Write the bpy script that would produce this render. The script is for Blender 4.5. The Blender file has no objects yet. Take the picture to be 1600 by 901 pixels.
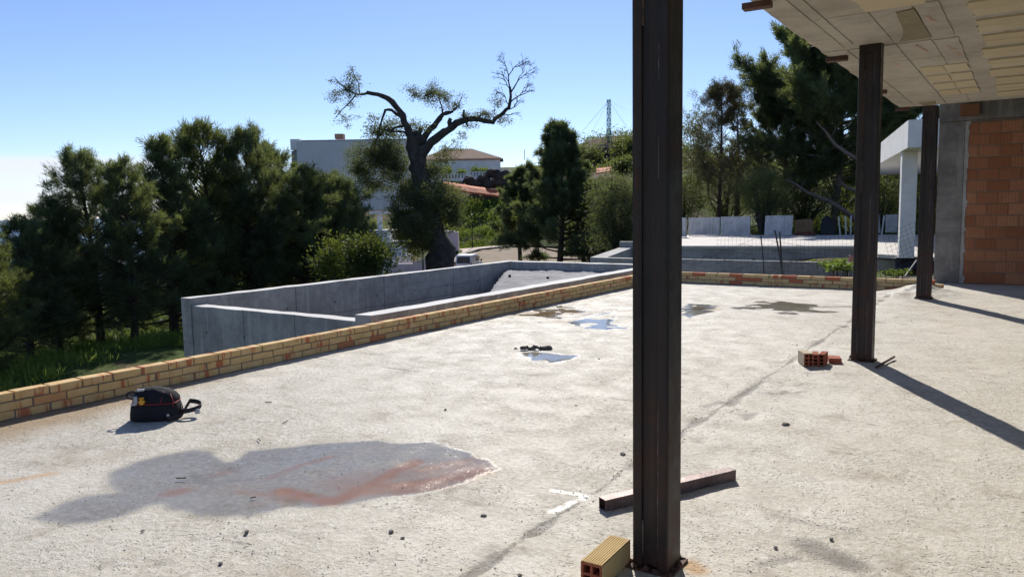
import bpy, bmesh, math, random
import numpy as np
from mathutils import Vector, Matrix, Euler

# ------------------------------------------------------------------ camera, sky, sun, exposure
scene = bpy.context.scene
F_PX, CAM_H = 1190.0, 1.5
PITCH, ROLL, YAW = math.radians(5.85), math.radians(1.0), math.radians(34.2)
FW = np.array([-math.sin(YAW) * math.cos(PITCH), math.cos(YAW) * math.cos(PITCH), -math.sin(PITCH)])
_r = np.array([math.cos(YAW), math.sin(YAW), 0.0]); _u = np.cross(_r, FW)
RT = _r * math.cos(ROLL) - _u * math.sin(ROLL)
UP = _u * math.cos(ROLL) + _r * math.sin(ROLL)
ER = np.array([math.cos(YAW), math.sin(YAW), 0.0])      # level axis to the right of the view
EF = np.array([-math.sin(YAW), math.cos(YAW), 0.0])     # level axis into the view
CAM = np.array([0.0, 0.0, CAM_H])
cd = bpy.data.cameras.new('camera'); cam = bpy.data.objects.new('camera', cd)
scene.collection.objects.link(cam)
cd.sensor_width = 36.0; cd.lens = 36.0 * F_PX / 1600.0
cd.clip_start = 0.05; cd.clip_end = 120000.0
cam.matrix_world = Matrix(((RT[0], UP[0], -FW[0], 0), (RT[1], UP[1], -FW[1], 0), (RT[2], UP[2], -FW[2], CAM_H), (0, 0, 0, 1)))
scene.camera = cam

SUN_AZ, SUN_EL = math.radians(31.0), math.radians(37.0)   # azimuth measured from +Y towards -X
SUN_DIR = Vector((-math.sin(SUN_AZ) * math.cos(SUN_EL), math.cos(SUN_AZ) * math.cos(SUN_EL), math.sin(SUN_EL)))
world = bpy.data.worlds.new('World'); scene.world = world; world.use_nodes = True
wn, wl = world.node_tree.nodes, world.node_tree.links
wn.clear()
w_out = wn.new('ShaderNodeOutputWorld'); w_bg = wn.new('ShaderNodeBackground')
sky = wn.new('ShaderNodeTexSky'); sky.sky_type = 'NISHITA'; sky.sun_disc = False
sky.sun_elevation = SUN_EL; sky.sun_rotation = -SUN_AZ
sky.altitude = 300.0; sky.air_density = 0.85; sky.dust_density = 0.1; sky.ozone_density = 3.6
SKY_STRENGTH = 0.098
w_bg.inputs['Strength'].default_value = SKY_STRENGTH
# cloud bank low over the sea, a faint wisp higher up
tc = wn.new('ShaderNodeTexCoord'); sep = wn.new('ShaderNodeSeparateXYZ')
wl.new(tc.outputs['Generated'], sep.inputs[0])
def wmath(op, a, b=None, c=None):
    n = wn.new('ShaderNodeMath'); n.operation = op
    for i, v in enumerate((a, b, c)):
        if v is None: continue
        if isinstance(v, (int, float)): n.inputs[i].default_value = v
        else: wl.new(v, n.inputs[i])
    return n.outputs[0]
def wramp(v, a, b):
    n = wn.new('ShaderNodeMapRange'); n.interpolation_type = 'SMOOTHSTEP'
    n.inputs['From Min'].default_value = a; n.inputs['From Max'].default_value = b
    wl.new(v, n.inputs['Value']); return n.outputs['Result']
mp = wn.new('ShaderNodeMapping'); mp.inputs['Scale'].default_value = (3.0, 3.0, 26.0)
wl.new(tc.outputs['Generated'], mp.inputs[0])
cn = wn.new('ShaderNodeTexNoise'); cn.inputs['Scale'].default_value = 1.3; cn.inputs['Detail'].default_value = 7.0
wl.new(mp.outputs[0], cn.inputs['Vector'])
sx, sy, sz = sep.outputs
seaward = wmath('ADD', wmath('MULTIPLY', sx, -math.cos(YAW)), wmath('MULTIPLY', sy, -math.sin(YAW)))   # 1 = straight out to sea
edge = wmath('ADD', sz, wmath('MULTIPLY', wmath('SUBTRACT', cn.outputs['Fac'], 0.5), 0.03))
bank = wmath('SUBTRACT', 1.0, wramp(edge, 0.062, 0.078))
body = wramp(wmath('ADD', cn.outputs['Fac'], wmath('MULTIPLY', sz, 4.0)), 0.42, 0.78)
far_side = wramp(seaward, 0.22, 0.50)
cl = wmath('MULTIPLY', wmath('MULTIPLY', bank, wmath('MULTIPLY_ADD', body, 0.62, 0.22)), far_side)
mixc = wn.new('ShaderNodeMix'); mixc.data_type = 'RGBA'
tint_ = wn.new('ShaderNodeMix'); tint_.data_type = 'RGBA'; tint_.blend_type = 'MULTIPLY'; tint_.inputs['Factor'].default_value = 1.0
tint_.inputs['B'].default_value = (0.98, 0.945, 1.03, 1); wl.new(sky.outputs[0], tint_.inputs['A'])
wl.new(cl, mixc.inputs['Factor']); wl.new(tint_.outputs['Result'], mixc.inputs['A'])
mixc.inputs['B'].default_value = (6.9, 7.1, 7.7, 1)
wl.new(mixc.outputs['Result'], w_bg.inputs['Color']); wl.new(w_bg.outputs[0], w_out.inputs[0])

sd = bpy.data.lights.new('sun', 'SUN'); sun = bpy.data.objects.new('sun', sd)
scene.collection.objects.link(sun)
sd.energy = 4.1; sd.angle = math.radians(0.53); sd.color = (1.0, 0.95, 0.87)
sun.rotation_euler = SUN_DIR.to_track_quat('Z', 'Y').to_euler()
sun.location = (0, 0, 30)

vs = scene.view_settings
vs.view_transform = 'Standard'; vs.look = 'None'; vs.gamma = 1.0; vs.use_curve_mapping = False
vs.exposure = 0.42
scene.render.engine = 'CYCLES'
cy = scene.cycles
cy.max_bounces = 6; cy.diffuse_bounces = 3; cy.glossy_bounces = 3; cy.transmission_bounces = 4; cy.transparent_max_bounces = 8
cy.use_denoising = True; cy.use_adaptive_sampling = True; cy.adaptive_threshold = 0.03
cy.sample_clamp_indirect = 8.0

# ------------------------------------------------------------------ helpers
rnd = random.Random(7)
COL = scene.collection
def ray(x, y): return FW + RT * ((x - 800.0) / F_PX) + UP * ((450.5 - y) / F_PX)
def at(x, y, depth): return CAM + ray(x, y) * depth
def onz(x, y, z=0.0):
    d = ray(x, y); return CAM + d * ((z - CAM_H) / d[2])
def flat(x, depth, z):                     # a point by photo column, depth and real height
    d = ray(x, 330.0); p = CAM + d * depth; p[2] = z; return p

class MB:
    def __init__(s): s.v = []; s.f = []; s.n = 0
    def add(s, v, f):
        s.v.extend([tuple(map(float, p)) for p in v]); s.f.extend([tuple(i + s.n for i in q) for q in f]); s.n = len(s.v); return s
    def box(s, c, size, rz=0.0, tilt=None):
        hx, hy, hz = size[0] / 2, size[1] / 2, size[2] / 2
        m = Matrix.Rotation(rz, 3, 'Z')
        if tilt is not None: m = m @ tilt
        vs_ = [m @ Vector((x, y, z)) + Vector(c) for z in (-hz, hz) for y in (-hy, hy) for x in (-hx, hx)]
        return s.add(vs_, [(0, 2, 3, 1), (4, 5, 7, 6), (0, 1, 5, 4), (2, 6, 7, 3), (0, 4, 6, 2), (1, 3, 7, 5)])
    def span(s, a, b): return s.box([(p + q) / 2 for p, q in zip(a, b)], [abs(q - p) for p, q in zip(a, b)])
    def prism(s, poly, z0, z1):
        n = len(poly)
        z0s = z0 if hasattr(z0, '__len__') else [z0] * n; z1s = z1 if hasattr(z1, '__len__') else [z1] * n
        v = [(p[0], p[1], z) for p, z in zip(poly, z0s)] + [(p[0], p[1], z) for p, z in zip(poly, z1s)]
        area = sum(poly[i][0] * poly[(i + 1) % n][1] - poly[(i + 1) % n][0] * poly[i][1] for i in range(n))
        f = [tuple(range(n))[::-1], tuple(range(n, 2 * n))] + [(i, (i + 1) % n, n + (i + 1) % n, n + i) for i in range(n)]
        if area < 0: f = [q[::-1] for q in f]
        return s.add(v, f)
    def tube(s, pts, rad, n=8, cap=True):
        pts = [Vector(p) for p in pts]; k = len(pts)
        if not hasattr(rad, '__len__'): rad = [rad] * k
        ref = Vector((0.31, 0.87, 0.38)); v = []; f = []
        for i, p in enumerate(pts):
            d = (pts[min(i + 1, k - 1)] - pts[max(i - 1, 0)])
            d = d.normalized() if d.length > 1e-9 else Vector((0, 0, 1))
            a = d.cross(ref)
            if a.length < 0.05: a = d.cross(Vector((1, 0, 0)))
            a.normalize(); b = d.cross(a)
            for j in range(n):
                t = 2 * math.pi * j / n; v.append(p + (a * math.cos(t) + b * math.sin(t)) * rad[i])
        for i in range(k - 1):
            for j in range(n):
                f.append((i * n + j, i * n + (j + 1) % n, (i + 1) * n + (j + 1) % n, (i + 1) * n + j))
        if cap: f.append(tuple(range(n))[::-1]); f.append(tuple((k - 1) * n + j for j in range(n)))
        return s.add(v, f)
    def rod(s, a, b, w, n=4): return s.tube([a, b], w, n)
    def mesh(s, name, mat=None, smooth=False):
        me = bpy.data.meshes.new(name); me.from_pydata(s.v, [], s.f)
        if mat is not None: me.materials.append(mat)
        if smooth: me.polygons.foreach_set('use_smooth', [True] * len(me.polygons))
        me.update(); return me
    def build(s, name, mat, parent=None, smooth=False, loc=None, rz=0.0, bevel=0.0):
        me = s.mesh(name, mat, smooth)
        if bevel > 0: bevel_mesh(me, bevel)
        return link(name, me, parent, loc, rz)

def bevel_mesh(me, w, seg=1):
    bm = bmesh.new(); bm.from_mesh(me)
    bmesh.ops.bevel(bm, geom=list(bm.edges), offset=w, segments=seg, affect='EDGES', profile=0.6, clamp_overlap=True)
    bm.to_mesh(me); bm.free()
def link(name, me, parent=None, loc=None, rz=0.0):
    o = bpy.data.objects.new(name, me); COL.objects.link(o)
    if loc is not None: o.location = loc
    if rz: o.rotation_euler = (0, 0, rz)
    if parent is not None: o.parent = parent
    return o
def tag(o, label=None, cat=None, group=None, kind=None):
    if label: o['label'] = label
    if cat: o['category'] = cat
    if group: o['group'] = group
    if kind: o['kind'] = kind
    return o
def thing(name, label, cat, loc=(0, 0, 0), rz=0.0, group=None):
    return tag(link(name, None, None, loc, rz), label, cat, group)
def copy_tree(o, parent=None):
    c = o.copy(); COL.objects.link(c); c.parent = parent
    for ch in [x for x in COL.objects if x.parent == o]: copy_tree(ch, c)
    return c

# ------------------------------------------------------------------ materials
class NT:
    def __init__(s, name):
        s.m = bpy.data.materials.new(name); s.m.use_nodes = True
        s.t = s.m.node_tree; s.n = s.t.nodes; s.l = s.t.links; s.n.clear()
        s.out = s.n.new('ShaderNodeOutputMaterial'); s.b = s.n.new('ShaderNodeBsdfPrincipled')
        s.l.new(s.b.outputs[0], s.out.inputs['Surface'])
        s.tc = s.n.new('ShaderNodeTexCoord'); s.obj = s.tc.outputs['Object']
    def put(s, sock, v):
        if v is None: return
        if isinstance(v, (int, float)): sock.default_value = v
        elif isinstance(v, (tuple, list)): sock.default_value = (*v, 1.0) if len(v) == 3 and sock.type == 'RGBA' else v
        else: s.l.new(v, sock)
    def noise(s, scale, detail=4.0, rough=0.55, vec=None, dist=0.0, col=False):
        n = s.n.new('ShaderNodeTexNoise'); n.inputs['Scale'].default_value = scale; n.inputs['Detail'].default_value = detail
        n.inputs['Roughness'].default_value = rough; n.inputs['Distortion'].default_value = dist
        s.l.new(vec if vec is not None else s.obj, n.inputs['Vector']); return n.outputs['Color' if col else 'Fac']
    def voro(s, scale, vec=None, feature='F1', out='Distance', rand=1.0):
        n = s.n.new('ShaderNodeTexVoronoi'); n.feature = feature; n.inputs['Scale'].default_value = scale
        n.inputs['Randomness'].default_value = rand
        s.l.new(vec if vec is not None else s.obj, n.inputs['Vector']); return n.outputs[out]
    def scale(s, v, k):
        n = s.n.new('ShaderNodeMapping'); n.inputs['Scale'].default_value = k; s.l.new(v if v is not None else s.obj, n.inputs[0]); return n.outputs[0]
    def math(s, op, a, b=0.0, c=0.0, clamp=False):
        n = s.n.new('ShaderNodeMath'); n.operation = op; n.use_clamp = clamp
        for i, v in enumerate((a, b, c)): s.put(n.inputs[i], v)
        return n.outputs[0]
    def step(s, v, a, b, lo=0.0, hi=1.0):
        n = s.n.new('ShaderNodeMapRange'); n.interpolation_type = 'SMOOTHSTEP'
        s.put(n.inputs['Value'], v); n.inputs['From Min'].default_value = a; n.inputs['From Max'].default_value = b
        n.inputs['To Min'].default_value = lo; n.inputs['To Max'].default_value = hi; return n.outputs['Result']
    def mix(s, f, a, b, mode='MIX'):
        n = s.n.new('ShaderNodeMix'); n.data_type = 'RGBA'; n.blend_type = mode
        s.put(n.inputs['Factor'], f); s.put(n.inputs['A'], a); s.put(n.inputs['B'], b); return n.outputs['Result']
    def attr(s, name):
        n = s.n.new('ShaderNodeAttribute'); n.attribute_name = name; return n.outputs['Fac']
    def rand(s):
        n = s.n.new('ShaderNodeObjectInfo'); return n.outputs['Random']
    def shift(s, k=37.0):                     # object coordinates moved by the object's own random number
        n = s.n.new('ShaderNodeVectorMath'); n.operation = 'ADD'; s.l.new(s.obj, n.inputs[0])
        c = s.n.new('ShaderNodeCombineXYZ'); r = s.math('MULTIPLY', s.rand(), k)
        for i in range(3): s.l.new(r, c.inputs[i])
        s.l.new(c.outputs[0], n.inputs[1]); return n.outputs[0]
    def bump(s, h, strength=0.3, dist=0.01, prev=None):
        n = s.n.new('ShaderNodeBump'); n.inputs['Strength'].default_value = strength; n.inputs['Distance'].default_value = dist
        s.l.new(h, n.inputs['Height'])
        if prev is not None: s.l.new(prev, n.inputs['Normal'])
        return n.outputs[0]
    def done(s, color=None, rough=0.8, normal=None, metal=0.0, spec=0.5):
        s.put(s.b.inputs['Base Color'], color); s.put(s.b.inputs['Roughness'], rough); s.put(s.b.inputs['Metallic'], metal)
        s.put(s.b.inputs['Specular IOR Level'], spec)
        if normal is not None: s.l.new(normal, s.b.inputs['Normal'])
        return s.m

def plain(name, c1, c2=None, scale=6.0, rough=0.75, bump=0.15, bscale=None, metal=0.0, spec=0.4):
    k = NT(name); c2 = c2 or tuple(v * 0.78 for v in c1)
    n1 = k.noise(scale, 6.0, 0.62); n2 = k.noise(scale * 5.3, 4.0, 0.6)
    col = k.mix(k.step(k.math('MULTIPLY_ADD', n2, 0.4, n1), 0.45, 0.95), c1, c2)
    nb = k.bump(k.noise(bscale or scale * 9, 4.0), bump, 0.01) if bump else None
    return k.done(col, rough, nb, metal, spec)

def leaf_mat(name, dark, light, tip, trans=0.35, rough=0.55):
    k = NT(name); t = k.attr('tint')
    col = k.mix(k.step(t, 0.0, 0.6), dark, light); col = k.mix(k.step(t, 0.72, 1.0), col, tip)
    k.done(col, rough, None, 0.0, 0.3)
    tr = k.n.new('ShaderNodeBsdfTranslucent'); ms = k.n.new('ShaderNodeMixShader')
    k.l.new(k.mix(0.5, col, (0.30, 0.34, 0.05), 'MIX'), tr.inputs['Color']); ms.inputs[0].default_value = trans
    k.l.new(k.b.outputs[0], ms.inputs[1]); k.l.new(tr.outputs[0], ms.inputs[2]); k.l.new(ms.outputs[0], k.out.inputs['Surface'])
    return k.m

def concrete(name, base, dark, panel=False, rough=0.85, streak=True):
    k = NT(name)
    n1 = k.noise(1.1, 7.0, 0.65); n2 = k.noise(7.0, 6.0, 0.7); n3 = k.noise(60.0, 3.0)
    f = k.math('MULTIPLY_ADD', n2, 0.55, k.math('MULTIPLY_ADD', n3, 0.15, n1))
    col = k.mix(k.step(f, 0.62, 1.05), base, dark)
    if streak:
        st = k.noise(1.0, 5.0, 0.6, k.scale(None, (9.0, 9.0, 0.7)))
        col = k.mix(k.step(st, 0.52, 0.72, 0, 0.45), col, tuple(min(1, v * 1.35) for v in base))
        st2 = k.noise(1.0, 5.0, 0.6, k.scale(None, (0.6, 0.6, 7.0)))
        col = k.mix(k.step(st2, 0.55, 0.70, 0, 0.35), col, tuple(v * 0.7 for v in dark))
    pits = k.step(k.voro(42.0), 0.05, 0.16)
    h = k.math('MULTIPLY_ADD', n2, 0.6, k.math('MULTIPLY_ADD', n3, 0.25, k.math('MULTIPLY', pits, 0.3)))
    return k.done(col, rough, k.bump(h, 0.5, 0.008), 0.0, 0.35)

M = {}
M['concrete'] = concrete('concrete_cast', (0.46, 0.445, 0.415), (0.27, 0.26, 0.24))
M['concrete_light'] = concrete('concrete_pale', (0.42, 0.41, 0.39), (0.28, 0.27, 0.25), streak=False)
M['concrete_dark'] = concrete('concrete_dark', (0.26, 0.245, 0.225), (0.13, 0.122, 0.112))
M['shotcrete'] = concrete('sprayed_concrete', (0.27, 0.265, 0.275), (0.15, 0.148, 0.155), streak=False)
M['sunlit_top'] = concrete('sunlit_cement_top', (0.70, 0.68, 0.64), (0.58, 0.56, 0.52), streak=False)  # smeared cement, its colour lifted so the wall tops look sunlit
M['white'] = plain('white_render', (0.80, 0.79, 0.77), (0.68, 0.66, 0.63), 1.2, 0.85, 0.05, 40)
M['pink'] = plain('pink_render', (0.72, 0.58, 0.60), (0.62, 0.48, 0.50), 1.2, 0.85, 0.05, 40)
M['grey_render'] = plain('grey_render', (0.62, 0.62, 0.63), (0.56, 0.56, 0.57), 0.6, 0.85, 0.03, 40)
M['glass'] = plain('window_glass', (0.02, 0.025, 0.035), (0.03, 0.035, 0.05), 0.5, 0.08, 0.0, spec=0.6)
M['roof_tile'] = plain('clay_tile', (0.34, 0.20, 0.13), (0.20, 0.11, 0.08), 1.6, 0.85, 0.3, 30)
M['black'] = plain('black_plastic', (0.012, 0.012, 0.013), (0.02, 0.02, 0.022), 12, 0.5, 0.1)
M['galv'] = plain('galvanised_sheet', (0.62, 0.63, 0.64), (0.42, 0.43, 0.45), 1.6, 0.55, 0.1, 20, 0.1)
M['wire'] = plain('bare_wire', (0.16, 0.13, 0.11), (0.10, 0.07, 0.05), 8, 0.6, 0.0, metal=0.4)
M['stake'] = plain('steel_stake', (0.14, 0.13, 0.13), (0.07, 0.06, 0.06), 8, 0.6, 0.1, metal=0.4)
M['rust'] = plain('rusty_steel', (0.13, 0.06, 0.04), (0.06, 0.03, 0.022), 9, 0.75, 0.4)
M['wood'] = plain('raw_wood', (0.38, 0.27, 0.15), (0.26, 0.17, 0.09), 5, 0.8, 0.2)
M['bark'] = plain('bark', (0.075, 0.055, 0.042), (0.035, 0.027, 0.022), 5, 0.95, 0.9, 14)
M['olive_bark'] = plain('olive_bark', (0.085, 0.075, 0.066), (0.03, 0.026, 0.023), 4, 0.95, 1.0, 9)
M['grey_bark'] = plain('grey_bark', (0.22, 0.18, 0.155), (0.12, 0.095, 0.08), 4, 0.9, 0.5, 12)
M['twig'] = plain('dry_twig', (0.13, 0.085, 0.07), (0.07, 0.045, 0.038), 6, 0.9, 0.0)
M['rock'] = plain('dark_rock', (0.085, 0.065, 0.055), (0.035, 0.027, 0.024), 1.3, 0.95, 0.8, 5)
M['net'] = plain('orange_net', (0.58, 0.125, 0.03), (0.40, 0.085, 0.03), 2.5, 0.8, 0.5, 9)
M['pine_leaf'] = leaf_mat('pine_needles', (0.046, 0.074, 0.048), (0.118, 0.155, 0.082), (0.24, 0.225, 0.09), 0.52)
M['blue_pine_leaf'] = leaf_mat('grey_pine_needles', (0.048, 0.078, 0.055), (0.118, 0.158, 0.098), (0.21, 0.22, 0.11), 0.52)
M['olive_leaf'] = leaf_mat('olive_leaves', (0.058, 0.074, 0.044), (0.13, 0.15, 0.09), (0.24, 0.25, 0.16), 0.40, 0.7)
M['bush_leaf'] = leaf_mat('bush_leaves', (0.020, 0.046, 0.016), (0.055, 0.10, 0.026), (0.20, 0.22, 0.03), 0.35, 0.6)
M['lush_leaf'] = leaf_mat('lush_leaves', (0.045, 0.095, 0.018), (0.12, 0.21, 0.035), (0.24, 0.30, 0.06), 0.45, 0.65)
M['dry_leaf'] = leaf_mat('dry_leaves', (0.06, 0.045, 0.032), (0.11, 0.085, 0.05), (0.15, 0.12, 0.06), 0.25)
M['dark_leaf'] = leaf_mat('dark_leaves', (0.030, 0.050, 0.030), (0.075, 0.102, 0.050), (0.16, 0.165, 0.065), 0.5)

def brick_mat(name, yellow, pale, red, red_share, blotch):
    k = NT(name); v = k.shift(); r = k.rand()
    base = k.mix(k.step(k.noise(9.0, 4.0, 0.6, v), 0.3, 0.75), yellow, pale)
    # fired red bands across the brick and whole red bricks
    bands = k.noise(1.0, 3.0, 0.6, k.scale(v, (1.0, 11.0, 1.6)), 0.6)
    f = k.math('ADD', bands, k.math('MULTIPLY', k.math('SUBTRACT', k.noise(1.0, 2, 0.5, k.scale(v, (3, 3, 3))), 0.5), 0.5))
    whole = k.step(r, 1.0 - red_share - 0.02, 1.0 - red_share + 0.02)
    ff = k.math('MAXIMUM', k.step(f, blotch, blotch + 0.09), k.math('MULTIPLY', whole, 0.95))
    col = k.mix(ff, base, red)
    col = k.mix(k.step(k.noise(26.0, 5, 0.7, v), 0.58, 0.8, 0, 0.35), col, (0.34, 0.25, 0.15))
    h = k.math('MULTIPLY_ADD', k.noise(90.0, 3, 0.6, v), 0.4, k.noise(20.0, 4, 0.6, v))
    return k.done(col, 0.85, k.bump(h, 0.45, 0.004), 0, 0.3)
M['brick'] = brick_mat('facing_brick', (0.62, 0.405, 0.165), (0.70, 0.50, 0.25), (0.50, 0.165, 0.075), 0.04, 0.56)
M['brick_far'] = brick_mat('facing_brick_mixed', (0.58, 0.40, 0.18), (0.66, 0.49, 0.26), (0.46, 0.13, 0.06), 0.26, 0.58)
M['mortar'] = plain('mortar', (0.27, 0.23, 0.18), (0.19, 0.16, 0.12), 12, 0.95, 0.6)

def block_mat():
    k = NT('hollow_clay_block'); v = k.shift(); r = k.rand()
    col = k.mix(r, (0.27, 0.105, 0.05), (0.42, 0.20, 0.105))
    col = k.mix(k.step(k.noise(7, 5, 0.65, v), 0.45, 0.75, 0, 0.6), col, (0.30, 0.10, 0.05))
    gx = k.n.new('ShaderNodeTexWave'); gx.wave_type = 'BANDS'; gx.bands_direction = 'X'; gx.inputs['Scale'].default_value = 6.5
    gx.inputs['Distortion'].default_value = 0.6; k.l.new(k.obj, gx.inputs['Vector'])
    col = k.mix(k.step(gx.outputs['Fac'], 0.1, 0.5, 0.26, 0.0), col, (0.17, 0.06, 0.028))
    return k.done(col, 0.9, k.bump(gx.outputs['Fac'], 0.35, 0.005), 0, 0.2)
M['block'] = block_mat()

def steel_mat():
    k = NT('column_steel')
    s1 = k.noise(1.0, 5, 0.6, k.scale(None, (26, 26, 0.55))); n = k.noise(5.0, 6, 0.7)
    col = k.mix(k.step(s1, 0.4, 0.7), (0.020, 0.017, 0.017), (0.040, 0.027, 0.022))
    col = k.mix(k.step(k.math('MULTIPLY_ADD', n, 0.6, k.math('MULTIPLY', s1, 0.5)), 0.58, 0.75, 0, 0.8), col, (0.075, 0.036, 0.022))
    z = k.n.new('ShaderNodeSeparateXYZ'); k.l.new(k.obj, z.inputs[0])
    low = k.math('MULTIPLY', k.step(z.outputs['Z'], 0.0, 1.2, 1.0, 0.0), k.step(n, 0.4, 0.65))
    col = k.mix(k.math('MULTIPLY', low, 0.55), col, (0.12, 0.045, 0.022))
    return k.done(col, k.step(n, 0.3, 0.7, 0.38, 0.68), k.bump(k.math('MULTIPLY_ADD', n, 0.5, s1), 0.2, 0.004), 0.25, 0.4)
M['steel'] = steel_mat()

# ------------------------------------------------------------------ terrain
ctrl = []
def c_(px, depth, z): p = flat(px, depth, z); ctrl.append((p[0], p[1], z))
for a in [(-60, 15, -2.6), (0, 18, -2.3), (120, 20, -2.15), (200, 22, -2.25), (280, 24, -2.5), (-300, 14, -2.9), (450, 24, -2.9), (690, 33, -3.2), (600, 26, -3.0),
          (0, 32, -6), (150, 36, -6), (-300, 35, -8), (400, 48, -5.5), (560, 55, -4.6), (0, 90, -14), (250, 100, -13), (-400, 100, -16), (420, 90, -8), (520, 85, -3),
          (0, 260, -30), (300, 300, -28), (-500, 300, -36), (-1400, 250, -30), (470, 200, -14), (0, 700, -55), (300, 700, -50), (-500, 700, -58), (-1400, 600, -50), (0, 1300, -76), (350, 1300, -74), (-600, 1300, -76), (550, 700, -15), (800, 900, -20), (1200, 900, -10), (1700, 700, -5), (2400, 500, 0),
          (600, 62, -4.4), (700, 74, -4.6), (760, 74, -4.6), (840, 74, -4.4), (730, 100, -3.3), (850, 100, -3.2), (980, 95, -3.0), (1060, 80, -2.2),
          (877, 65, -3.9), (950, 55, -3.2), (720, 106, -2.9), (760, 112, -1.2), (740, 122, 3.2), (740, 132, 6.6), (760, 140, 8.0), (690, 150, 8.3), (600, 140, 6.5), (640, 120, 2.0), (520, 105, -1.0), (560, 130, 4.0),
          (690, 200, 8.0), (800, 150, 7.0), (850, 120, 3.0), (850, 180, 3.0), (550, 220, 6), (920, 115, 6.0), (960, 150, 14.5), (1000, 155, 15.5), (930, 165, 16.0), (1100, 150, 10), (1000, 220, 12), (1080, 100, 2.0),
          (1100, 33, -1.6), (1200, 46, -0.6), (1300, 55, -0.45), (1400, 60, -0.3), (1200, 75, 0.6), (1300, 100, 4.0), (1400, 130, 6), (1600, 40, -0.6), (1900, 30, -0.6), (1700, 90, 4), (2300, 60, 3),
          (800, 20, -2.4), (900, 30, -2.2), (1000, 25, -1.9), (1700, 200, 8), (1200, 250, 9), (800, 320, 0), (2600, 150, 8)]: c_(*a)
ctrl += [(0, -20, -0.8), (20, -10, -0.6), (-12, -10, -2.4), (-30, 0, -6), (10, 10, -0.6), (-9, 4, -2.2), (-3, 6, -0.8), (40, -40, 0), (-60, -60, -14), (0, -80, -2), (-150, -50, -40)]
ctrl = np.array(ctrl)
def _tps(r2): return 0.5 * r2 * np.log(r2 + 1e-9)
_P = ctrl[:, :2] / 50.0; _d2 = ((_P[:, None] - _P[None]) ** 2).sum(-1); _n = len(ctrl)
_A = np.zeros((_n + 3, _n + 3)); _A[:_n, :_n] = _tps(_d2) + np.eye(_n) * 0.002
_A[:_n, _n] = 1; _A[:_n, _n + 1:] = _P; _A[_n, :_n] = 1; _A[_n + 1:, :_n] = _P.T
_w = np.linalg.solve(_A, np.concatenate([ctrl[:, 2], np.zeros(3)]))
def in_poly(x, y, poly):
    x = np.asarray(x, float); y = np.asarray(y, float); c = np.zeros(x.shape, bool); n = len(poly); j = n - 1
    for i in range(n):
        xi, yi = poly[i][:2]; xj, yj = poly[j][:2]
        if abs(yj - yi) > 1e-12: c ^= ((yi > y) != (yj > y)) & (x < (xj - xi) * (y - yi) / (yj - yi) + xi)
        j = i
    return c
def hnoise(x, y, s, seed=0):                       # cheap smooth value noise
    x = np.asarray(x, float) / s; y = np.asarray(y, float) / s
    xi = np.floor(x).astype(np.int64); yi = np.floor(y).astype(np.int64); fx = x - xi; fy = y - yi
    fx = fx * fx * (3 - 2 * fx); fy = fy * fy * (3 - 2 * fy)
    def h(a, b):
        v = (a * 374761393 + b * 668265263 + seed * 974634777) & 0x7fffffff
        v = ((v ^ (v >> 13)) * 1274126177) & 0x7fffffff
        return ((v ^ (v >> 16)) & 0xffff) / 65535.0
    return (h(xi, yi) * (1 - fx) + h(xi + 1, yi) * fx) * (1 - fy) + (h(xi, yi + 1) * (1 - fx) + h(xi + 1, yi + 1) * fx) * fy
ROAD = [flat(a, b, 0)[:2] for a, b in [(560, 58), (700, 52), (860, 56), (900, 70), (1010, 86), (1010, 96), (900, 100), (790, 101), (740, 98), (712, 92), (690, 80), (640, 66)]]
def road_z(x, y):
    d = np.asarray(x) * EF[0] + np.asarray(y) * EF[1]
    return np.interp(d, [40, 74, 88, 104, 130], [-5.0, -4.5, -4.15, -3.15, -1.9])
TERRACE = [(-6.2, -6), (12, -6), (12, 16), (-6.2, 16)]
POOLBOX = [(-10.6, 6.8), (-6.4, 6.8), (-6.4, 15.6), (-10.6, 15.6)]
NEIGH = [onz(1020, 384, -.3)[:2], onz(1340, 384, -.3)[:2], onz(1378, 400, -.3)[:2], onz(1500, 406, -.3)[:2], flat(1900, 34, 0)[:2], flat(1800, 60, 0)[:2], onz(1020, 367, -.3)[:2]]
def gz(x, y):
    x = np.atleast_1d(np.asarray(x, float)); y = np.atleast_1d(np.asarray(y, float))
    p = np.stack([x, y], -1) / 50.0
    z = _tps(((p[:, None] - _P[None]) ** 2).sum(-1)) @ _w[:_n] + _w[_n] + p @ _w[_n + 1:]
    r = np.hypot(x, y)
    z = z + (hnoise(x, y, 9, 1) - 0.5) * np.clip(r / 60, 0.2, 2.2) * np.where(r > 400, 0.3, 1) + (hnoise(x, y, 2.3, 2) - 0.5) * 0.3 * np.clip(r / 40, .3, 1)
    z = np.where(in_poly(x, y, TERRACE), np.minimum(z, -0.7), z)
    z = np.where(in_poly(x, y, POOLBOX), np.minimum(z, -2.6), z)
    z = np.where(in_poly(x, y, NEIGH), np.minimum(z, -0.75), z)
    rp = in_poly(x, y, ROAD); z = np.where(rp, np.minimum(z, road_z(x, y) - 0.25), z)
    return z
def g1(p): return float(gz(p[0], p[1])[0])

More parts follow.
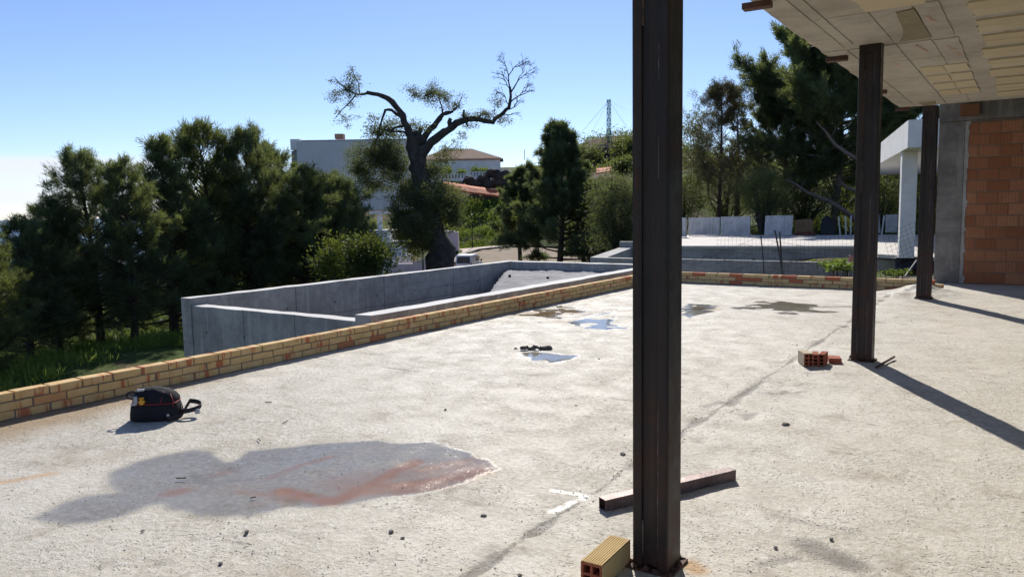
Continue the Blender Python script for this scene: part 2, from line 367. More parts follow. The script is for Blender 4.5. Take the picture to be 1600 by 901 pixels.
# polar-like grid round the camera, finer near
ang = np.concatenate([np.linspace(-75, -45, 12)[:-1], np.linspace(-45, 45, 230), np.linspace(45, 285, 48)[1:-1]])
rad_ = np.concatenate([np.linspace(2, 30, 46)[:-1], np.geomspace(30, 1900, 170)])
AA, RR = np.meshgrid(np.radians(ang), rad_)
gx = RR * (np.sin(AA) * ER[0] + np.cos(AA) * EF[0]); gy = RR * (np.sin(AA) * ER[1] + np.cos(AA) * EF[1])
gzv = np.concatenate([gz(a, b) for a, b in zip(np.array_split(gx.ravel(), 20), np.array_split(gy.ravel(), 20))])
SEA_Z = -78.0
fall = np.clip((RR.ravel() - 1250) / 300, 0, 1)
gzv = gzv * (1 - fall) + (SEA_Z - 6) * fall
na, nr = len(ang), len(rad_)
gv = np.stack([gx.ravel(), gy.ravel(), gzv], -1)
gf = [(i * na + j, i * na + (j + 1) % na, (i + 1) * na + (j + 1) % na, (i + 1) * na + j) for i in range(nr - 1) for j in range(na)]
gf = [q[::-1] for q in gf]
gv = np.vstack([gv, [[0, 0, -0.9]]]); gf += [(na * nr, j, (j + 1) % na)[::-1] for j in range(na)]
def ground_mat():
    k = NT('hillside_ground')
    n1 = k.noise(0.22, 8, 0.65); n2 = k.noise(2.2, 6, 0.7); n3 = k.noise(14, 4)
    f = k.math('MULTIPLY_ADD', n2, 0.5, n1)
    grass = k.mix(k.step(n3, 0.3, 0.75), (0.045, 0.075, 0.016), (0.11, 0.14, 0.035))
    soil = k.mix(n3, (0.14, 0.085, 0.05), (0.23, 0.16, 0.10))
    col = k.mix(k.step(f, 0.70, 0.92), grass, soil)
    col = k.mix(k.attr('soil'), col, k.mix(n3, (0.07, 0.045, 0.032), (0.13, 0.08, 0.05)))
    return k.done(col, 0.95, k.bump(k.math('MULTIPLY_ADD', n3, .5, n2), 0.9, 0.15), 0, 0.15)
me = bpy.data.meshes.new('ground'); me.from_pydata(gv.tolist(), [], gf)
soil = np.zeros(len(gv))
for px, dp, r_, s_ in [(735, 128, 7, 1), (765, 133, 7, 1), (790, 130, 7, 1), (940, 135, 16, 1), (990, 150, 14, 1), (950, 160, 18, 1), (1300, 52, 12, .6), (1150, 50, 10, .5), (900, 75, 8, .7), (600, 62, 6, .7)]:
    p = flat(px, dp, 0); d = np.hypot(gv[:, 0] - p[0], gv[:, 1] - p[1]); soil = np.maximum(soil, s_ * np.clip(1.6 - d / r_, 0, 1))
a_ = me.attributes.new('soil', 'FLOAT', 'POINT'); a_.data.foreach_set('value', soil)
me.materials.append(ground_mat()); me.polygons.foreach_set('use_smooth', [True] * len(me.polygons)); me.update()
tag(link('ground', me), kind='structure')

# sea out to the horizon
mb = MB(); S = 60000.0
mb.add([(-S, -S, SEA_Z), (S, -S, SEA_Z), (S, S, SEA_Z), (-S, S, SEA_Z)], [(0, 1, 2, 3)])
k = NT('sea_water'); sea_m = k.done((0.02, 0.065, 0.13), 0.28, k.bump(k.noise(0.05, 6), 0.6, 3.0), 0, 0.5)
tag(mb.build('sea', sea_m), kind='structure')

# turning circle of the road, its kerb and pavement
def road_mat():
    k = NT('pale_asphalt'); n = k.noise(0.5, 7, 0.65, k.scale(None, (1, 1, 1))); n2 = k.noise(8, 4)
    st = k.noise(1.0, 5, 0.6, k.scale(None, (0.15, 1.4, 1)), 0.4)
    col = k.mix(k.step(k.math('MULTIPLY_ADD', st, 0.6, n), 0.6, 1.0), (0.30, 0.235, 0.165), (0.22, 0.165, 0.115))
    return k.done(col, 0.9, k.bump(n2, 0.3, 0.02), 0, 0.2)
rb = np.array(ROAD); step = 1.2
xs = np.arange(rb[:, 0].min() - 2, rb[:, 0].max() + 2, step); ys = np.arange(rb[:, 1].min() - 2, rb[:, 1].max() + 2, step)
X_, Y_ = np.meshgrid(xs, ys); ins = in_poly(X_, Y_, ROAD)
idx = -np.ones(X_.shape, int); keep = []; fs = []
for i in range(X_.shape[0] - 1):
    for j in range(X_.shape[1] - 1):
        if ins[i, j] and ins[i + 1, j] and ins[i, j + 1] and ins[i + 1, j + 1]:
            q = []
            for a, b in ((i, j), (i, j + 1), (i + 1, j + 1), (i + 1, j)):
                if idx[a, b] < 0: idx[a, b] = len(keep); keep.append((X_[a, b], Y_[a, b], float(road_z(X_[a, b], Y_[a, b]))))
                q.append(idx[a, b])
            fs.append(tuple(q))
mb = MB(); mb.add(keep, fs); tag(mb.build('road', road_mat(), smooth=True), kind='structure')
kerb_line = [flat(a, b, 0) for a, b in [(690, 80), (712, 92), (740, 98), (790, 101), (850, 101.5), (900, 100), (1010, 96)]]
dense = []
for a, b in zip(kerb_line[:-1], kerb_line[1:]):
    for t in np.linspace(0, 1, 7)[:-1]: dense.append(a * (1 - t) + b * t)
for p in dense: p[2] = float(road_z(p[0], p[1]))
def ribbon(line, w0, w1, z0, z1):
    v = []; n = len(line)
    for i, p in enumerate(line):
        d = line[min(i + 1, n - 1)] - line[max(i - 1, 0)]; d[2] = 0; d /= np.linalg.norm(d); nrm = np.array([-d[1], d[0], 0])
        if nrm @ EF < 0: nrm = -nrm
        a, b = p + nrm * w0, p + nrm * w1
        v += [(a[0], a[1], p[2] + z0), (a[0], a[1], p[2] + z1), (b[0], b[1], p[2] + z1), (b[0], b[1], p[2] + z0)]
    f = []
    for i in range(n - 1):
        for j in range(4): f.append((4 * i + j, 4 * i + (j + 1) % 4, 4 * i + 4 + (j + 1) % 4, 4 * i + 4 + j))
    return MB().add(v, f)
tag(ribbon(dense, -0.7, 0.0, -0.3, 0.14).build('kerb', plain('kerb_stone', (0.10, 0.085, 0.08), None, 3)), kind='structure')
tag(ribbon(dense, 0.003, 2.2, -0.5, 0.12).build('pavement', plain('pavement_tiles', (0.42, 0.30, 0.25), None, 3)), kind='structure')

# ------------------------------------------------------------------ terrace floor
FX0, FX1, FY0, FY1 = -6.42, 4.2, -3.0, 16.75
def axis(lo, hi, f0, f1, fine, coarse):
    a = list(np.arange(f0, f1, fine)); b = list(np.arange(f0, lo, -coarse))[1:][::-1]; c = list(np.arange(f1, hi, coarse))
    return np.array(sorted(set(np.round([lo] + b + a + c + [hi], 5))))
fx = axis(FX0, FX1, FX0 + .03, 1.1, 0.036, 0.25); fy = axis(FY0, FY1, 1.5, 16.6, 0.036, 0.25)
GX, GY = np.meshgrid(fx, fy); gxr, gyr = GX.ravel(), GY.ravel()
def pix(poly, z=0.0): return [onz(x, y, z)[:2] for x, y in poly]
def soft_poly(poly, w, wander=0.06):                          # 0..1, 0.5 on the outline, ramps over w metres
    poly = np.array(poly); d = np.full(gxr.shape, 9.0)
    bb = (gxr > poly[:, 0].min() - 1) & (gxr < poly[:, 0].max() + 1) & (gyr > poly[:, 1].min() - 1) & (gyr < poly[:, 1].max() + 1)
    x, y = gxr[bb], gyr[bb]; dd = np.full(x.shape, 9.0); k1 = hnoise(x, y, .30, 81) - .5; k2 = hnoise(x, y, .11, 82) - .5
    x, y = x + wander * (k1 * 1.0 + k2 * .5), y + wander * ((hnoise(x, y, .34, 83) - .5) * 1.6 + k2 * .7)
    for i in range(len(poly)):
        a, b = poly[i], poly[(i + 1) % len(poly)]; e = b - a; L = max(e @ e, 1e-9)
        t = np.clip(((x - a[0]) * e[0] + (y - a[1]) * e[1]) / L, 0, 1)
        dd = np.minimum(dd, np.hypot(x - a[0] - t * e[0], y - a[1] - t * e[1]))
    sgn = np.where(in_poly(x, y, poly), 1.0, -1.0); d = np.zeros(gxr.shape); d[bb] = np.clip(0.5 + sgn * dd / w / 2, 0, 1)
    return d
def stroke(pts, w):
    p = np.array(pix(pts)); d = np.full(gxr.shape, 9.0)
    for a, b in zip(p[:-1], p[1:]):
        e = b - a; L = max(e @ e, 1e-9); t = np.clip(((gxr - a[0]) * e[0] + (gyr - a[1]) * e[1]) / L, 0, 1)
        d = np.minimum(d, np.hypot(gxr - a[0] - t * e[0], gyr - a[1] - t * e[1]))
    return np.exp(-(d / w) ** 2)
wet_outline = [(50, 807), (83, 820), (133, 820), (180, 807), (220, 789), (247, 785), (267, 795), (300, 804), (334, 806), (400, 804), (450, 792), (536, 789), (587, 779), (656, 770), (725, 758), (759, 744), (790, 736), (773, 724), (742, 706), (697, 696), (673, 688), (622, 690), (587, 686), (536, 689), (484, 694), (450, 698), (434, 697), (394, 700), (364, 715), (334, 702), (294, 702), (254, 708), (214, 717), (180, 733), (167, 750), (175, 767), (133, 769), (93, 785)]
wet = soft_poly(pix(wet_outline), 0.20)
mirror = np.zeros_like(wet)
for poly, m_ in [([(803, 554), (835, 550), (880, 551), (906, 554), (893, 561), (862, 568), (828, 563)], 1.0),
                 ([(818, 491), (860, 480), (898, 484), (885, 493), (850, 498)], 0.8), ([(880, 501), (925, 497), (985, 509), (988, 513), (940, 511), (900, 506)], 1.0),
                 ([(1055, 474), (1098, 475), (1120, 486), (1060, 493)], 0.7), ([(1140, 478), (1190, 470), (1265, 476), (1300, 486), (1225, 487)], 0.6)]:
    q = soft_poly(pix(poly), 0.12, .16 if poly[0][0] == 803 else .42); halo = soft_poly(pix(poly), .7, .5) * .40; wet = np.maximum(wet, halo); wet = np.maximum(wet, q); mirror = np.maximum(mirror, q * m_)
for c, w_ in [([(1130, 480), (1325, 478)], .25), ([(640, 519), (700, 514)], .10), ([(770, 511), (800, 509)], .09), ([(860, 765), (925, 775), (900, 782), (860, 800)], .06), ([(1180, 612), (1250, 618)], .16), ([(1390, 460), (1440, 472)], .25), ([(910, 497), (985, 480)], .2)]:
    wet = np.maximum(wet, stroke(c, w_) * 0.52)
wet = wet + (hnoise(gxr, gyr, 0.35, 5) - 0.5) * 0.16 * (wet > 0.02)
rust = np.zeros_like(wet)
for c, w_, s_ in [([(440, 765), (520, 783), (570, 762), (620, 735), (650, 722)], .07, 1), ([(560, 765), (640, 758), (720, 745), (750, 735)], .12, .9), ([(650, 735), (740, 718)], .08, .7), ([(420, 745), (470, 725), (520, 712)], .05, .6), ([(268, 768), (285, 764)], .09, .7), ([(540, 755), (640, 742), (735, 728)], .24, .55), ([(300, 765), (420, 755)], .16, .25), ([(330, 740), (375, 730)], .07, .45), ([(375, 765), (470, 780)], .06, .5), ([(700, 760), (620, 770)], .04, .8), ([(400, 785), (470, 780)], .05, .4),
                 ([(0, 752), (40, 745), (78, 738)], .06, .75), ([(1075, 880), (1090, 890)], .055, 1.0), ([(1000, 872), (985, 885)], .05, .9), ([(240, 875), (300, 860)], .1, .25), ([(1370, 735), (1390, 742)], .08, .3), ([(440, 885), (470, 895)], .08, .3), ([(380, 600), (430, 592)], .1, .35), ([(880, 560), (860, 590)], .1, .12)]:
    rust = np.maximum(rust, stroke(c, w_) * s_)
mud = np.maximum(np.exp(-((gxr + 6.25) / (0.36 + .22 * np.clip((4.2 - gyr) / 2, 0, 1.4))) ** 2) * np.clip((5.4 - gyr) / 2.4, 0.28, 1), 0)
for c, w_, s_ in [([(822, 491), (890, 488)], .22, 1), ([(870, 503), (905, 502)], .14, .8), ([(1060, 482), (1115, 483)], .2, .9), ([(1190, 472), (1300, 482)], .2, .4), ([(100, 720), (180, 710)], .2, .4), ([(1440, 470), (1500, 520)], .5, .3)]:
    mud = np.maximum(mud, stroke(c, w_) * s_)
dark = np.zeros_like(wet)
for c, w_, s_ in [([(1265, 850), (1330, 880)], .10, 1), ([(1200, 805), (1340, 830)], .06, .6), ([(1190, 880), (1240, 870)], .05, .8), ([(945, 855), (985, 830)], .05, .5), ([(240, 880), (265, 877)], .04, .6), ([(360, 835), (378, 850)], .02, .8), ([(1100, 635), (1130, 628)], .05, .8), ([(1240, 612), (1260, 608)], .05, .7), ([(1480, 590), (1590, 600)], .07, .5), ([(780, 880), (820, 860)], .05, .4), ([(1540, 660), (1545, 900)], .08, .35), ([(480, 890), (430, 880)], .15, .4), ([(1310, 652), (1375, 664)], .012, 1), ([(1395, 565), (1410, 570)], .08, .6), ([(750, 735), (600, 900)], .01, .35),
                 ([(1030, 700), (1065, 690)], .03, .8), ([(250, 715), (200, 730)], .1, .3), ([(700, 520), (735, 516)], .12, .5), ([(620, 620), (690, 625)], .1, .4)]:
    dark = np.maximum(dark, stroke(c, w_) * s_)
seam_x = -1.86 + (hnoise(gxr * 0, gyr, 0.5, 9) - 0.5) * 0.05 + (hnoise(gxr * 0, gyr, 0.11, 10) - .5) * 0.02
seam = np.exp(-((gxr - seam_x) / 0.036) ** 2) * np.clip(hnoise(gxr * 0, gyr, 0.21, 11) * 2.0 - 0.35, 0.05, 1)
foot = np.clip(hnoise(gxr, gyr, 0.10, 21) * 3.2 - 2.15, 0, 1) * np.exp(-((gxr + 1.62) / 0.16) ** 2) * (gyr > 4.3) * (gyr < 8)
cross_seam = np.zeros_like(wet)
for yy in (5.35, 9.9):
    cross_seam = np.maximum(cross_seam, np.exp(-((gyr - yy - (hnoise(gxr, gyr * 0, .6, int(yy * 7)) - .5) * .04) / 0.012) ** 2) * (gxr < -1.9) * np.clip(hnoise(gxr, gyr * 0, .5, 31) * 2 - .7, 0, 1))
hz = (hnoise(gxr, gyr, 1.3, 40) - .5) * 0.016 + (hnoise(gxr, gyr, 0.33, 41) - .5) * 0.006 + ((hnoise(gxr, gyr, 0.09, 42) - .5) * 0.0042 + (hnoise(gxr, gyr, .037, 43) - .5) * 0.003) * (1 - np.clip(mirror * 1.2, 0, 1)) * (1 - .85 * np.clip(wet * 1.3 - .2, 0, 1))
hz = hz * np.clip(1 - mirror * 1.1, 0.0, 1) - seam * 0.016 - cross_seam * 0.006 - foot * 0.012
hz += np.clip(1.15 - np.hypot(gxr + 1.45, gyr - 14.3) / 0.75, 0, 1) ** 1.5 * 0.15 * np.clip(1 + (hnoise(gxr, gyr, .12, 44) - .5) * .5, 0, 2)   # mortar heap against the far wall
pit = hnoise(gxr, gyr, 0.05, 50) * hnoise(gxr, gyr, 0.4, 51); hz -= np.clip(pit - 0.62, 0, 1) * 0.05
nfx, nfy = len(fx), len(fy)
fv = np.stack([gxr, gyr, hz - 0.004], -1)
ii, jj = np.meshgrid(np.arange(nfy - 1), np.arange(nfx - 1), indexing='ij'); b0 = (ii * nfx + jj).ravel()
ff = np.stack([b0, b0 + 1, b0 + nfx + 1, b0 + nfx], -1)
def raw_mesh(name, v, f, mat, attrs=None, smooth=True):
    me = bpy.data.meshes.new(name); n, k = f.shape
    me.vertices.add(len(v)); me.vertices.foreach_set('co', np.asarray(v, np.float32).ravel())
    me.loops.add(n * k); me.loops.foreach_set('vertex_index', np.asarray(f, np.int32).ravel())
    me.polygons.add(n); me.polygons.foreach_set('loop_start', np.arange(0, n * k, k, dtype=np.int32))
    try: me.polygons.foreach_set('loop_total', np.full(n, k, np.int32))
    except Exception: pass
    me.update(calc_edges=True)
    if smooth: me.polygons.foreach_set('use_smooth', np.ones(n, bool))
    for an, av in (attrs or {}).items():
        a = me.attributes.new(an, 'FLOAT', 'POINT'); a.data.foreach_set('value', np.asarray(av, np.float32))
    if mat is not None: me.materials.append(mat)
    return me
def floor_mat():
    k = NT('terrace_concrete')
    n1 = k.noise(0.55, 5, 0.62); n2 = k.noise(3.4, 5, 0.68); n3 = k.noise(28, 4, 0.65); n4 = k.noise(130, 2, 0.6)
    st = k.noise(1.0, 4, 0.65, k.scale(None, (2.2, 14.0, 1.0)))
    col = k.mix(k.step(k.math('MULTIPLY_ADD', n2, 0.55, n1), 0.55, 1.0), (0.545, 0.505, 0.42), (0.40, 0.36, 0.28))
    col = k.mix(k.step(n3, 0.40, 0.66, 0.0, 0.7), col, (0.64, 0.60, 0.53)); col = k.mix(k.step(n4, 0.50, 0.72, 0.0, 0.45), col, (0.30, 0.26, 0.21))
    col = k.mix(k.step(st, 0.55, 0.78, 0.0, 0.30), col, (0.30, 0.26, 0.20))
    wv = k.n.new('ShaderNodeVectorMath'); wv.operation = 'MULTIPLY_ADD'; k.l.new(k.noise(9.0, 2, .5, None, 0, True), wv.inputs[0]); wv.inputs[1].default_value = (.16, .16, .16); k.l.new(k.obj, wv.inputs[2]); warp = wv.outputs[0]
    sp = k.math('MULTIPLY', k.step(k.voro(46.0, warp), 0.14, 0.30, 1.0, 0.0), k.step(k.noise(2.1, 5, .7), 0.38, 0.62))
    sp2 = k.math('MULTIPLY', k.step(k.voro(15.0, warp), 0.06, 0.14, 1.0, 0.0), k.step(k.noise(1.3, 3, .6, k.scale(None, (1.1, .9, 1))), 0.5, 0.62))
    col = k.mix(k.math('MULTIPLY', k.math('MAXIMUM', sp, sp2), 0.62), col, (0.16, 0.14, 0.12))
    nz = k.math('MULTIPLY', k.math('SUBTRACT', k.math('MULTIPLY_ADD', n3, 0.5, k.math('MULTIPLY', n2, 0.5)), 0.5), 0.55)
    wetv = k.math('ADD', k.attr('wet'), k.math('MULTIPLY_ADD', k.math('SUBTRACT', n4, .5), .22, k.math('MULTIPLY', nz, 0.8))); w = k.step(wetv, 0.33, 0.66)
    rim = k.math('MULTIPLY', k.step(wetv, 0.30, 0.42), k.step(wetv, 0.46, 0.66, 1.0, 0.0))
    mudv = k.step(k.math('ADD', k.attr('mud'), k.math('MULTIPLY', nz, 1.0)), 0.15, 0.85)
    col = k.mix(k.math('MULTIPLY', mudv, 0.85), col, k.mix(n3, (0.34, 0.235, 0.13), (0.25, 0.17, 0.09)))
    rv = k.step(k.math('ADD', k.attr('rust'), k.math('MULTIPLY', nz, 1.6)), 0.12, 0.95)
    col = k.mix(k.math('MULTIPLY', rv, 0.9), col, k.mix(w, (0.47, 0.29, 0.14), (0.50, 0.235, 0.09)))
    xyz = k.n.new('ShaderNodeSeparateXYZ'); k.l.new(k.obj, xyz.inputs[0])
    ln = k.scale(None, (0.0, 1.0, 0.0)); wob = k.math('MULTIPLY_ADD', k.math('SUBTRACT', k.noise(1.6, 3, .6, ln), .5), .12, k.math('MULTIPLY', k.math('SUBTRACT', n3, .5), .05))
    dx = k.math('ABSOLUTE', k.math('ADD', k.math('ADD', xyz.outputs['X'], 1.87), wob))
    wid = k.step(k.noise(2.3, 4, .7, k.scale(None, (0.0, 1.0, 0.0))), .38, .66, .006, .026)
    joint = k.math('MULTIPLY', k.math('MULTIPLY', k.step(k.math('DIVIDE', dx, wid), .5, 1.1, 1.0, 0.0), k.step(n3, .30, .58, .25, 1.0)), k.step(xyz.outputs['Y'], 11.0, 12.5, 1.0, 0.0))
    col = k.mix(k.math('MULTIPLY', joint, .78), col, (0.15, 0.13, 0.105))
    pale = k.math('MULTIPLY', k.step(k.math('ABSOLUTE', k.math('SUBTRACT', xyz.outputs['X'], .12)), .0, .05, .5, 0.0), k.step(n2, .4, .6))
    col = k.mix(pale, col, (.62, .56, .47))
    blot = k.step(k.math('MULTIPLY_ADD', n2, .5, k.noise(1.7, 4, .7, k.scale(None, (1.0, 1.6, 1.0)))), .80, 1.0, 0, .55)
    col = k.mix(blot, col, (0.27, 0.22, 0.165))
    dv = k.step(k.math('ADD', k.attr('dark'), k.math('MULTIPLY', k.math('SUBTRACT', n4, 0.5), 1.1)), 0.25, 0.95)
    col = k.mix(k.math('MULTIPLY', dv, 0.75), col, (0.115, 0.10, 0.085))
    col = k.mix(k.math('MULTIPLY', k.step(k.math('ADD', k.attr('seam'), k.math('MULTIPLY', nz, .7)), .12, .6), 0.75), col, (0.17, 0.15, 0.125))
    col = k.mix(k.math('MULTIPLY', w, 0.78), col, k.mix(1.0, col, (0.40, 0.385, 0.35), 'MULTIPLY'))
    mi = k.attr('mirror')
    rough = k.math('MULTIPLY_ADD', k.step(w, .35, .9), -0.50, k.step(n2, 0.3, 0.7, 0.58, 0.78))
    rough = k.math('SUBTRACT', rough, k.math('MULTIPLY', rim, 0.0)); rough = k.math('SUBTRACT', rough, k.math('MULTIPLY', k.step(mi, 0.3, 0.7), 0.3))
    rough = k.math('MAXIMUM', rough, 0.05)
    h = k.math('MULTIPLY_ADD', n4, 0.22, k.math('MULTIPLY_ADD', n3, 0.55, k.math('MULTIPLY', k.math('MAXIMUM', sp, sp2), -0.5)))
    bn = k.n.new('ShaderNodeBump'); bn.inputs['Distance'].default_value = 0.018; k.l.new(h, bn.inputs['Height'])
    k.l.new(k.math('MULTIPLY', k.math('SUBTRACT', 0.85, k.math('MULTIPLY', k.step(w, .1, .8), 0.70)), k.step(mi, 0.3, 0.7, 1.0, 0.03)), bn.inputs['Strength'])
    return k.done(col, rough, bn.outputs[0], 0, 0.30)
fm = floor_mat()
floor_me = raw_mesh('terrace_floor', fv, ff, fm, dict(wet=wet, mirror=mirror, rust=rust, mud=np.clip(mud, 0, 1), dark=dark, seam=np.maximum(np.maximum(seam, cross_seam), foot * .8)))
tag(link('terrace_floor', floor_me), kind='structure')
tag(MB().span((FX0 + 0.004, FY0 + 0.004, -1.2), (FX1 - 0.004, FY1 - 0.004, -0.04)).build('terrace_slab', M['concrete']), kind='structure')

# ------------------------------------------------------------------ brick parapets
def brick_variants(n, size, mat, name, bev=0.004, jit=0.0025):
    out = []
    for i in range(n):
        m = MB().box((0, 0, 0), size)
        m.v = [tuple(c + rnd.uniform(-jit, jit) for c in p) for p in m.v]
        me = m.mesh(name, mat); bevel_mesh(me, bev); out.append(me)
    return out
def lay_wall(parent, meshes, origin, along, length, courses, pitch, ch, offset, name='brick'):
    ang = math.atan2(along[1], along[0]) - math.pi / 2
    for c in range(courses):
        s = -offset if c % 2 else 0.0
        while s < length - 0.05:
            o = link(name, rnd.choice(meshes), parent)
            mid = s + pitch / 2
            o.location = (origin[0] + along[0] * mid + rnd.uniform(-.003, .003), origin[1] + along[1] * mid + rnd.uniform(-.003, .003), origin[2] + ch * (c + 0.5) + rnd.uniform(-.0015, .0015))
            o.rotation_euler = (rnd.uniform(-.012, .012), rnd.uniform(-.008, .008), ang + rnd.uniform(-.012, .012) + (math.pi if rnd.random() < .5 else 0))
            s += pitch
PW = 0.115
bricks = brick_variants(7, (PW, 0.238, 0.060), M['brick'], 'brick')
bricks_far = brick_variants(7, (PW, 0.238, 0.060), M['brick_far'], 'brick')
par = thing('brick_parapet', 'long low parapet of yellow facing bricks beside the concrete pool', 'parapet', (0, 0, 0))
lay_wall(par, bricks, (-6.27 - PW / 2, -0.46, 0.004), (0, 1), 14.85, 3, 0.25, 0.0695, 0.125)
MB().span((-6.27 - PW + 0.009, -0.5, -0.03), (-6.27 - 0.009, 14.40, 0.196)).build('mortar', M['mortar'], par)
far = thing('brick_parapet', 'short parapet of mixed red and yellow bricks in front of the neighbouring terrace', 'parapet', (0, 0, 0))
lay_wall(far, bricks_far, (-6.27, 14.50 + PW / 2, 0.004), (1, 0), 4.95, 3, 0.25, 0.0695, 0.125)
MB().span((-6.26, 14.50 + 0.009, -0.03), (-1.34, 14.50 + PW - 0.009, 0.196)).build('mortar', M['mortar'], far)

# ------------------------------------------------------------------ concrete pool shell
PZ = 0.25
pool = thing('concrete_pool', 'unfinished grey concrete pool shell beyond the yellow brick parapet', 'pool')
def wall_slab(name, a, b, mat, parent, rough_top=0.006, seg=0.25, top=None):
    """box wall whose upper edges are slightly uneven"""
    (x0, y0, z0), (x1, y1, z1) = a, b; lx, ly = x1 - x0, y1 - y0
    n = max(2, int(max(lx, ly) / seg)); v = []; f = []
    for i in range(n + 1):
        t = i / n
        if ly >= lx: ps = [(x0, y0 + ly * t), (x1, y0 + ly * t)]
        else: ps = [(x0 + lx * t, y1), (x0 + lx * t, y0)]
        for (px, py) in ps: v.append((px, py, z0))
        for (px, py) in ps[::-1]: v.append((px + rnd.uniform(-.3, .3) * rough_top, py + rnd.uniform(-.3, .3) * rough_top, z1 + rnd.uniform(-1, 1) * rough_top))
    for i in range(n):
        for j in range(4): f.append((4 * i + j, 4 * i + 4 + j, 4 * i + 4 + (j + 1) % 4, 4 * i + (j + 1) % 4))
    f += [(0, 1, 2, 3), tuple(4 * n + q for q in (3, 2, 1, 0))]
    o = MB().add(v, f).build(name, mat, parent)
    if top is not None:  # upward faces take the colour lightened to stand for sun
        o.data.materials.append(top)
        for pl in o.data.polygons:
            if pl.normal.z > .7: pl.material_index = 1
    return o
XO, XI = -10.78, -6.60
YN, YF = 6.80, 15.48
wall_slab('side_wall', (XO, YN - .02, -3.4), (XO + .24, YF + .25, PZ), M['concrete'], pool, top=M['sunlit_top'])
wall_slab('side_wall', (XI - .27, YN - .16, -3.4), (XI, YF + .25, PZ), M['concrete'], pool, top=M['sunlit_top'])
wall_slab('overflow_wall', (XO + .243, YN, -3.4), (XI - .273, YN + .21, PZ - .11), M['concrete'], pool, top=M['sunlit_top'])
wall_slab('end_wall', (XO + .243, YF, -3.4), (XI - .273, YF + .25, PZ), M['concrete'], pool, top=M['sunlit_top'])
MB().span((XO + .2, YN + .2, -1.75), (XI - .2, YF + .05, -1.55)).build('pool_floor', M['shotcrete'], pool)
# sprayed slope at the far end
n_u, n_v = 64, 64; v = []; f = []
for i in range(n_u + 1):
    for j in range(n_v + 1):
        x = XO + .15 + (XI - .18 - XO - .15) * i / n_u; y = YF + .08 - 5.6 * j / n_v
        xe = -10.62 + (15.4 - y) * 0.545             # the bench edge runs aslant across the pool
        z = 0.07 - 0.075 * (15.4 - y) ** 0.85 if y < 15.4 else 0.07
        z -= min(1.75, max(0.0, xe - x) * 2.2)
        z += float((hnoise([x], [y], .3, 60)[0] - .5) * .05 + (hnoise([x], [y], .08, 61)[0] - .5) * .03)
        v.append((x, y, max(z, -1.7)))
for i in range(n_u):
    for j in range(n_v):
        a = i * (n_v + 1) + j; f.append((a, a + 1, a + n_v + 2, a + n_v + 1))
slope = MB().add(v, f).build('sprayed_slope', M['shotcrete'], pool, smooth=True)
for px, py in ((797, 431), (856, 434)):
    p = onz(px, py, -0.0); MB().tube([(p[0], p[1], p[2] - .25), (p[0], p[1], p[2] - .05), (p[0] + .02, p[1] - .04, p[2] + .005), (p[0] + .07, p[1] - .12, p[2] + .012)], .032, 10).build('pipe_stub', M['black'], pool, True)
for y in (8.8, 11.0, 13.2):                     # shutter joints on the long wall
    MB().span((XO + .2395, y - .006, -1.5), (XO + .2445, y + .006, PZ - .02)).build('shutter_joint', M['concrete_dark'], pool)
MB().span((XO + .2395, YN + .3, -.33), (XO + .2440, 14.3, -.32)).build('shutter_joint', M['concrete_dark'], pool)
MB().span((XO + .3, YN - .004, -.62), (XI - .4, YN + .002, -.612)).build('shutter_joint', M['concrete_dark'], pool)
for x in (-9.3, -8.2): MB().span((x, YN - .004, -3), (x + .01, YN + .002, PZ - .1)).build('shutter_joint', M['concrete_dark'], pool)

for y in np.arange(7.5, 15.3, 1.1):
    for z in (-.12, -.75): MB().tube([(XO + .2385, y, z), (XO + .2445, y, z)], .016, 10).build('tie_hole', M['black'], pool)
for x in np.arange(-10.2, -7.2, .9):
    for z in (-.25, -.95): MB().tube([(x, YN + .002, z), (x, YN - .004, z)], .016, 10).build('tie_hole', M['black'], pool)

# concrete tank beyond the pool
tank = thing('concrete_tank', 'small open concrete tank with low walls beyond the far end of the pool', 'tank')
tz = 0.03; tA = onz(922, 402, tz); tB = onz(1020, 405, tz); tC = onz(968, 386.5, tz)
d1 = (tB - tA); d1 /= np.linalg.norm(d1); d2 = tC - tA; L2 = np.linalg.norm(d2); d2 /= L2; L1 = np.linalg.norm(tB - tA)
def par_box(m, o, a, la, b, lb, z0, z1): m.prism([o[:2], (o + a * la)[:2], (o + a * la + b * lb)[:2], (o + b * lb)[:2]], z0, z1); return m
par_box(MB(), tA, d1, L1, d2, .3, -2.6, tz).build('front_wall', M['concrete_light'], tank)
par_box(MB(), tA + d2 * .303, d1, .55, d2, L2 - .31, -2.6, tz).build('side_wall', M['concrete_light'], tank)
par_box(MB(), tA + d2 * (L2 - .003), d1, L1, d2, .35, -2.6, tz + .22).build('back_wall', M['concrete_light'], tank)

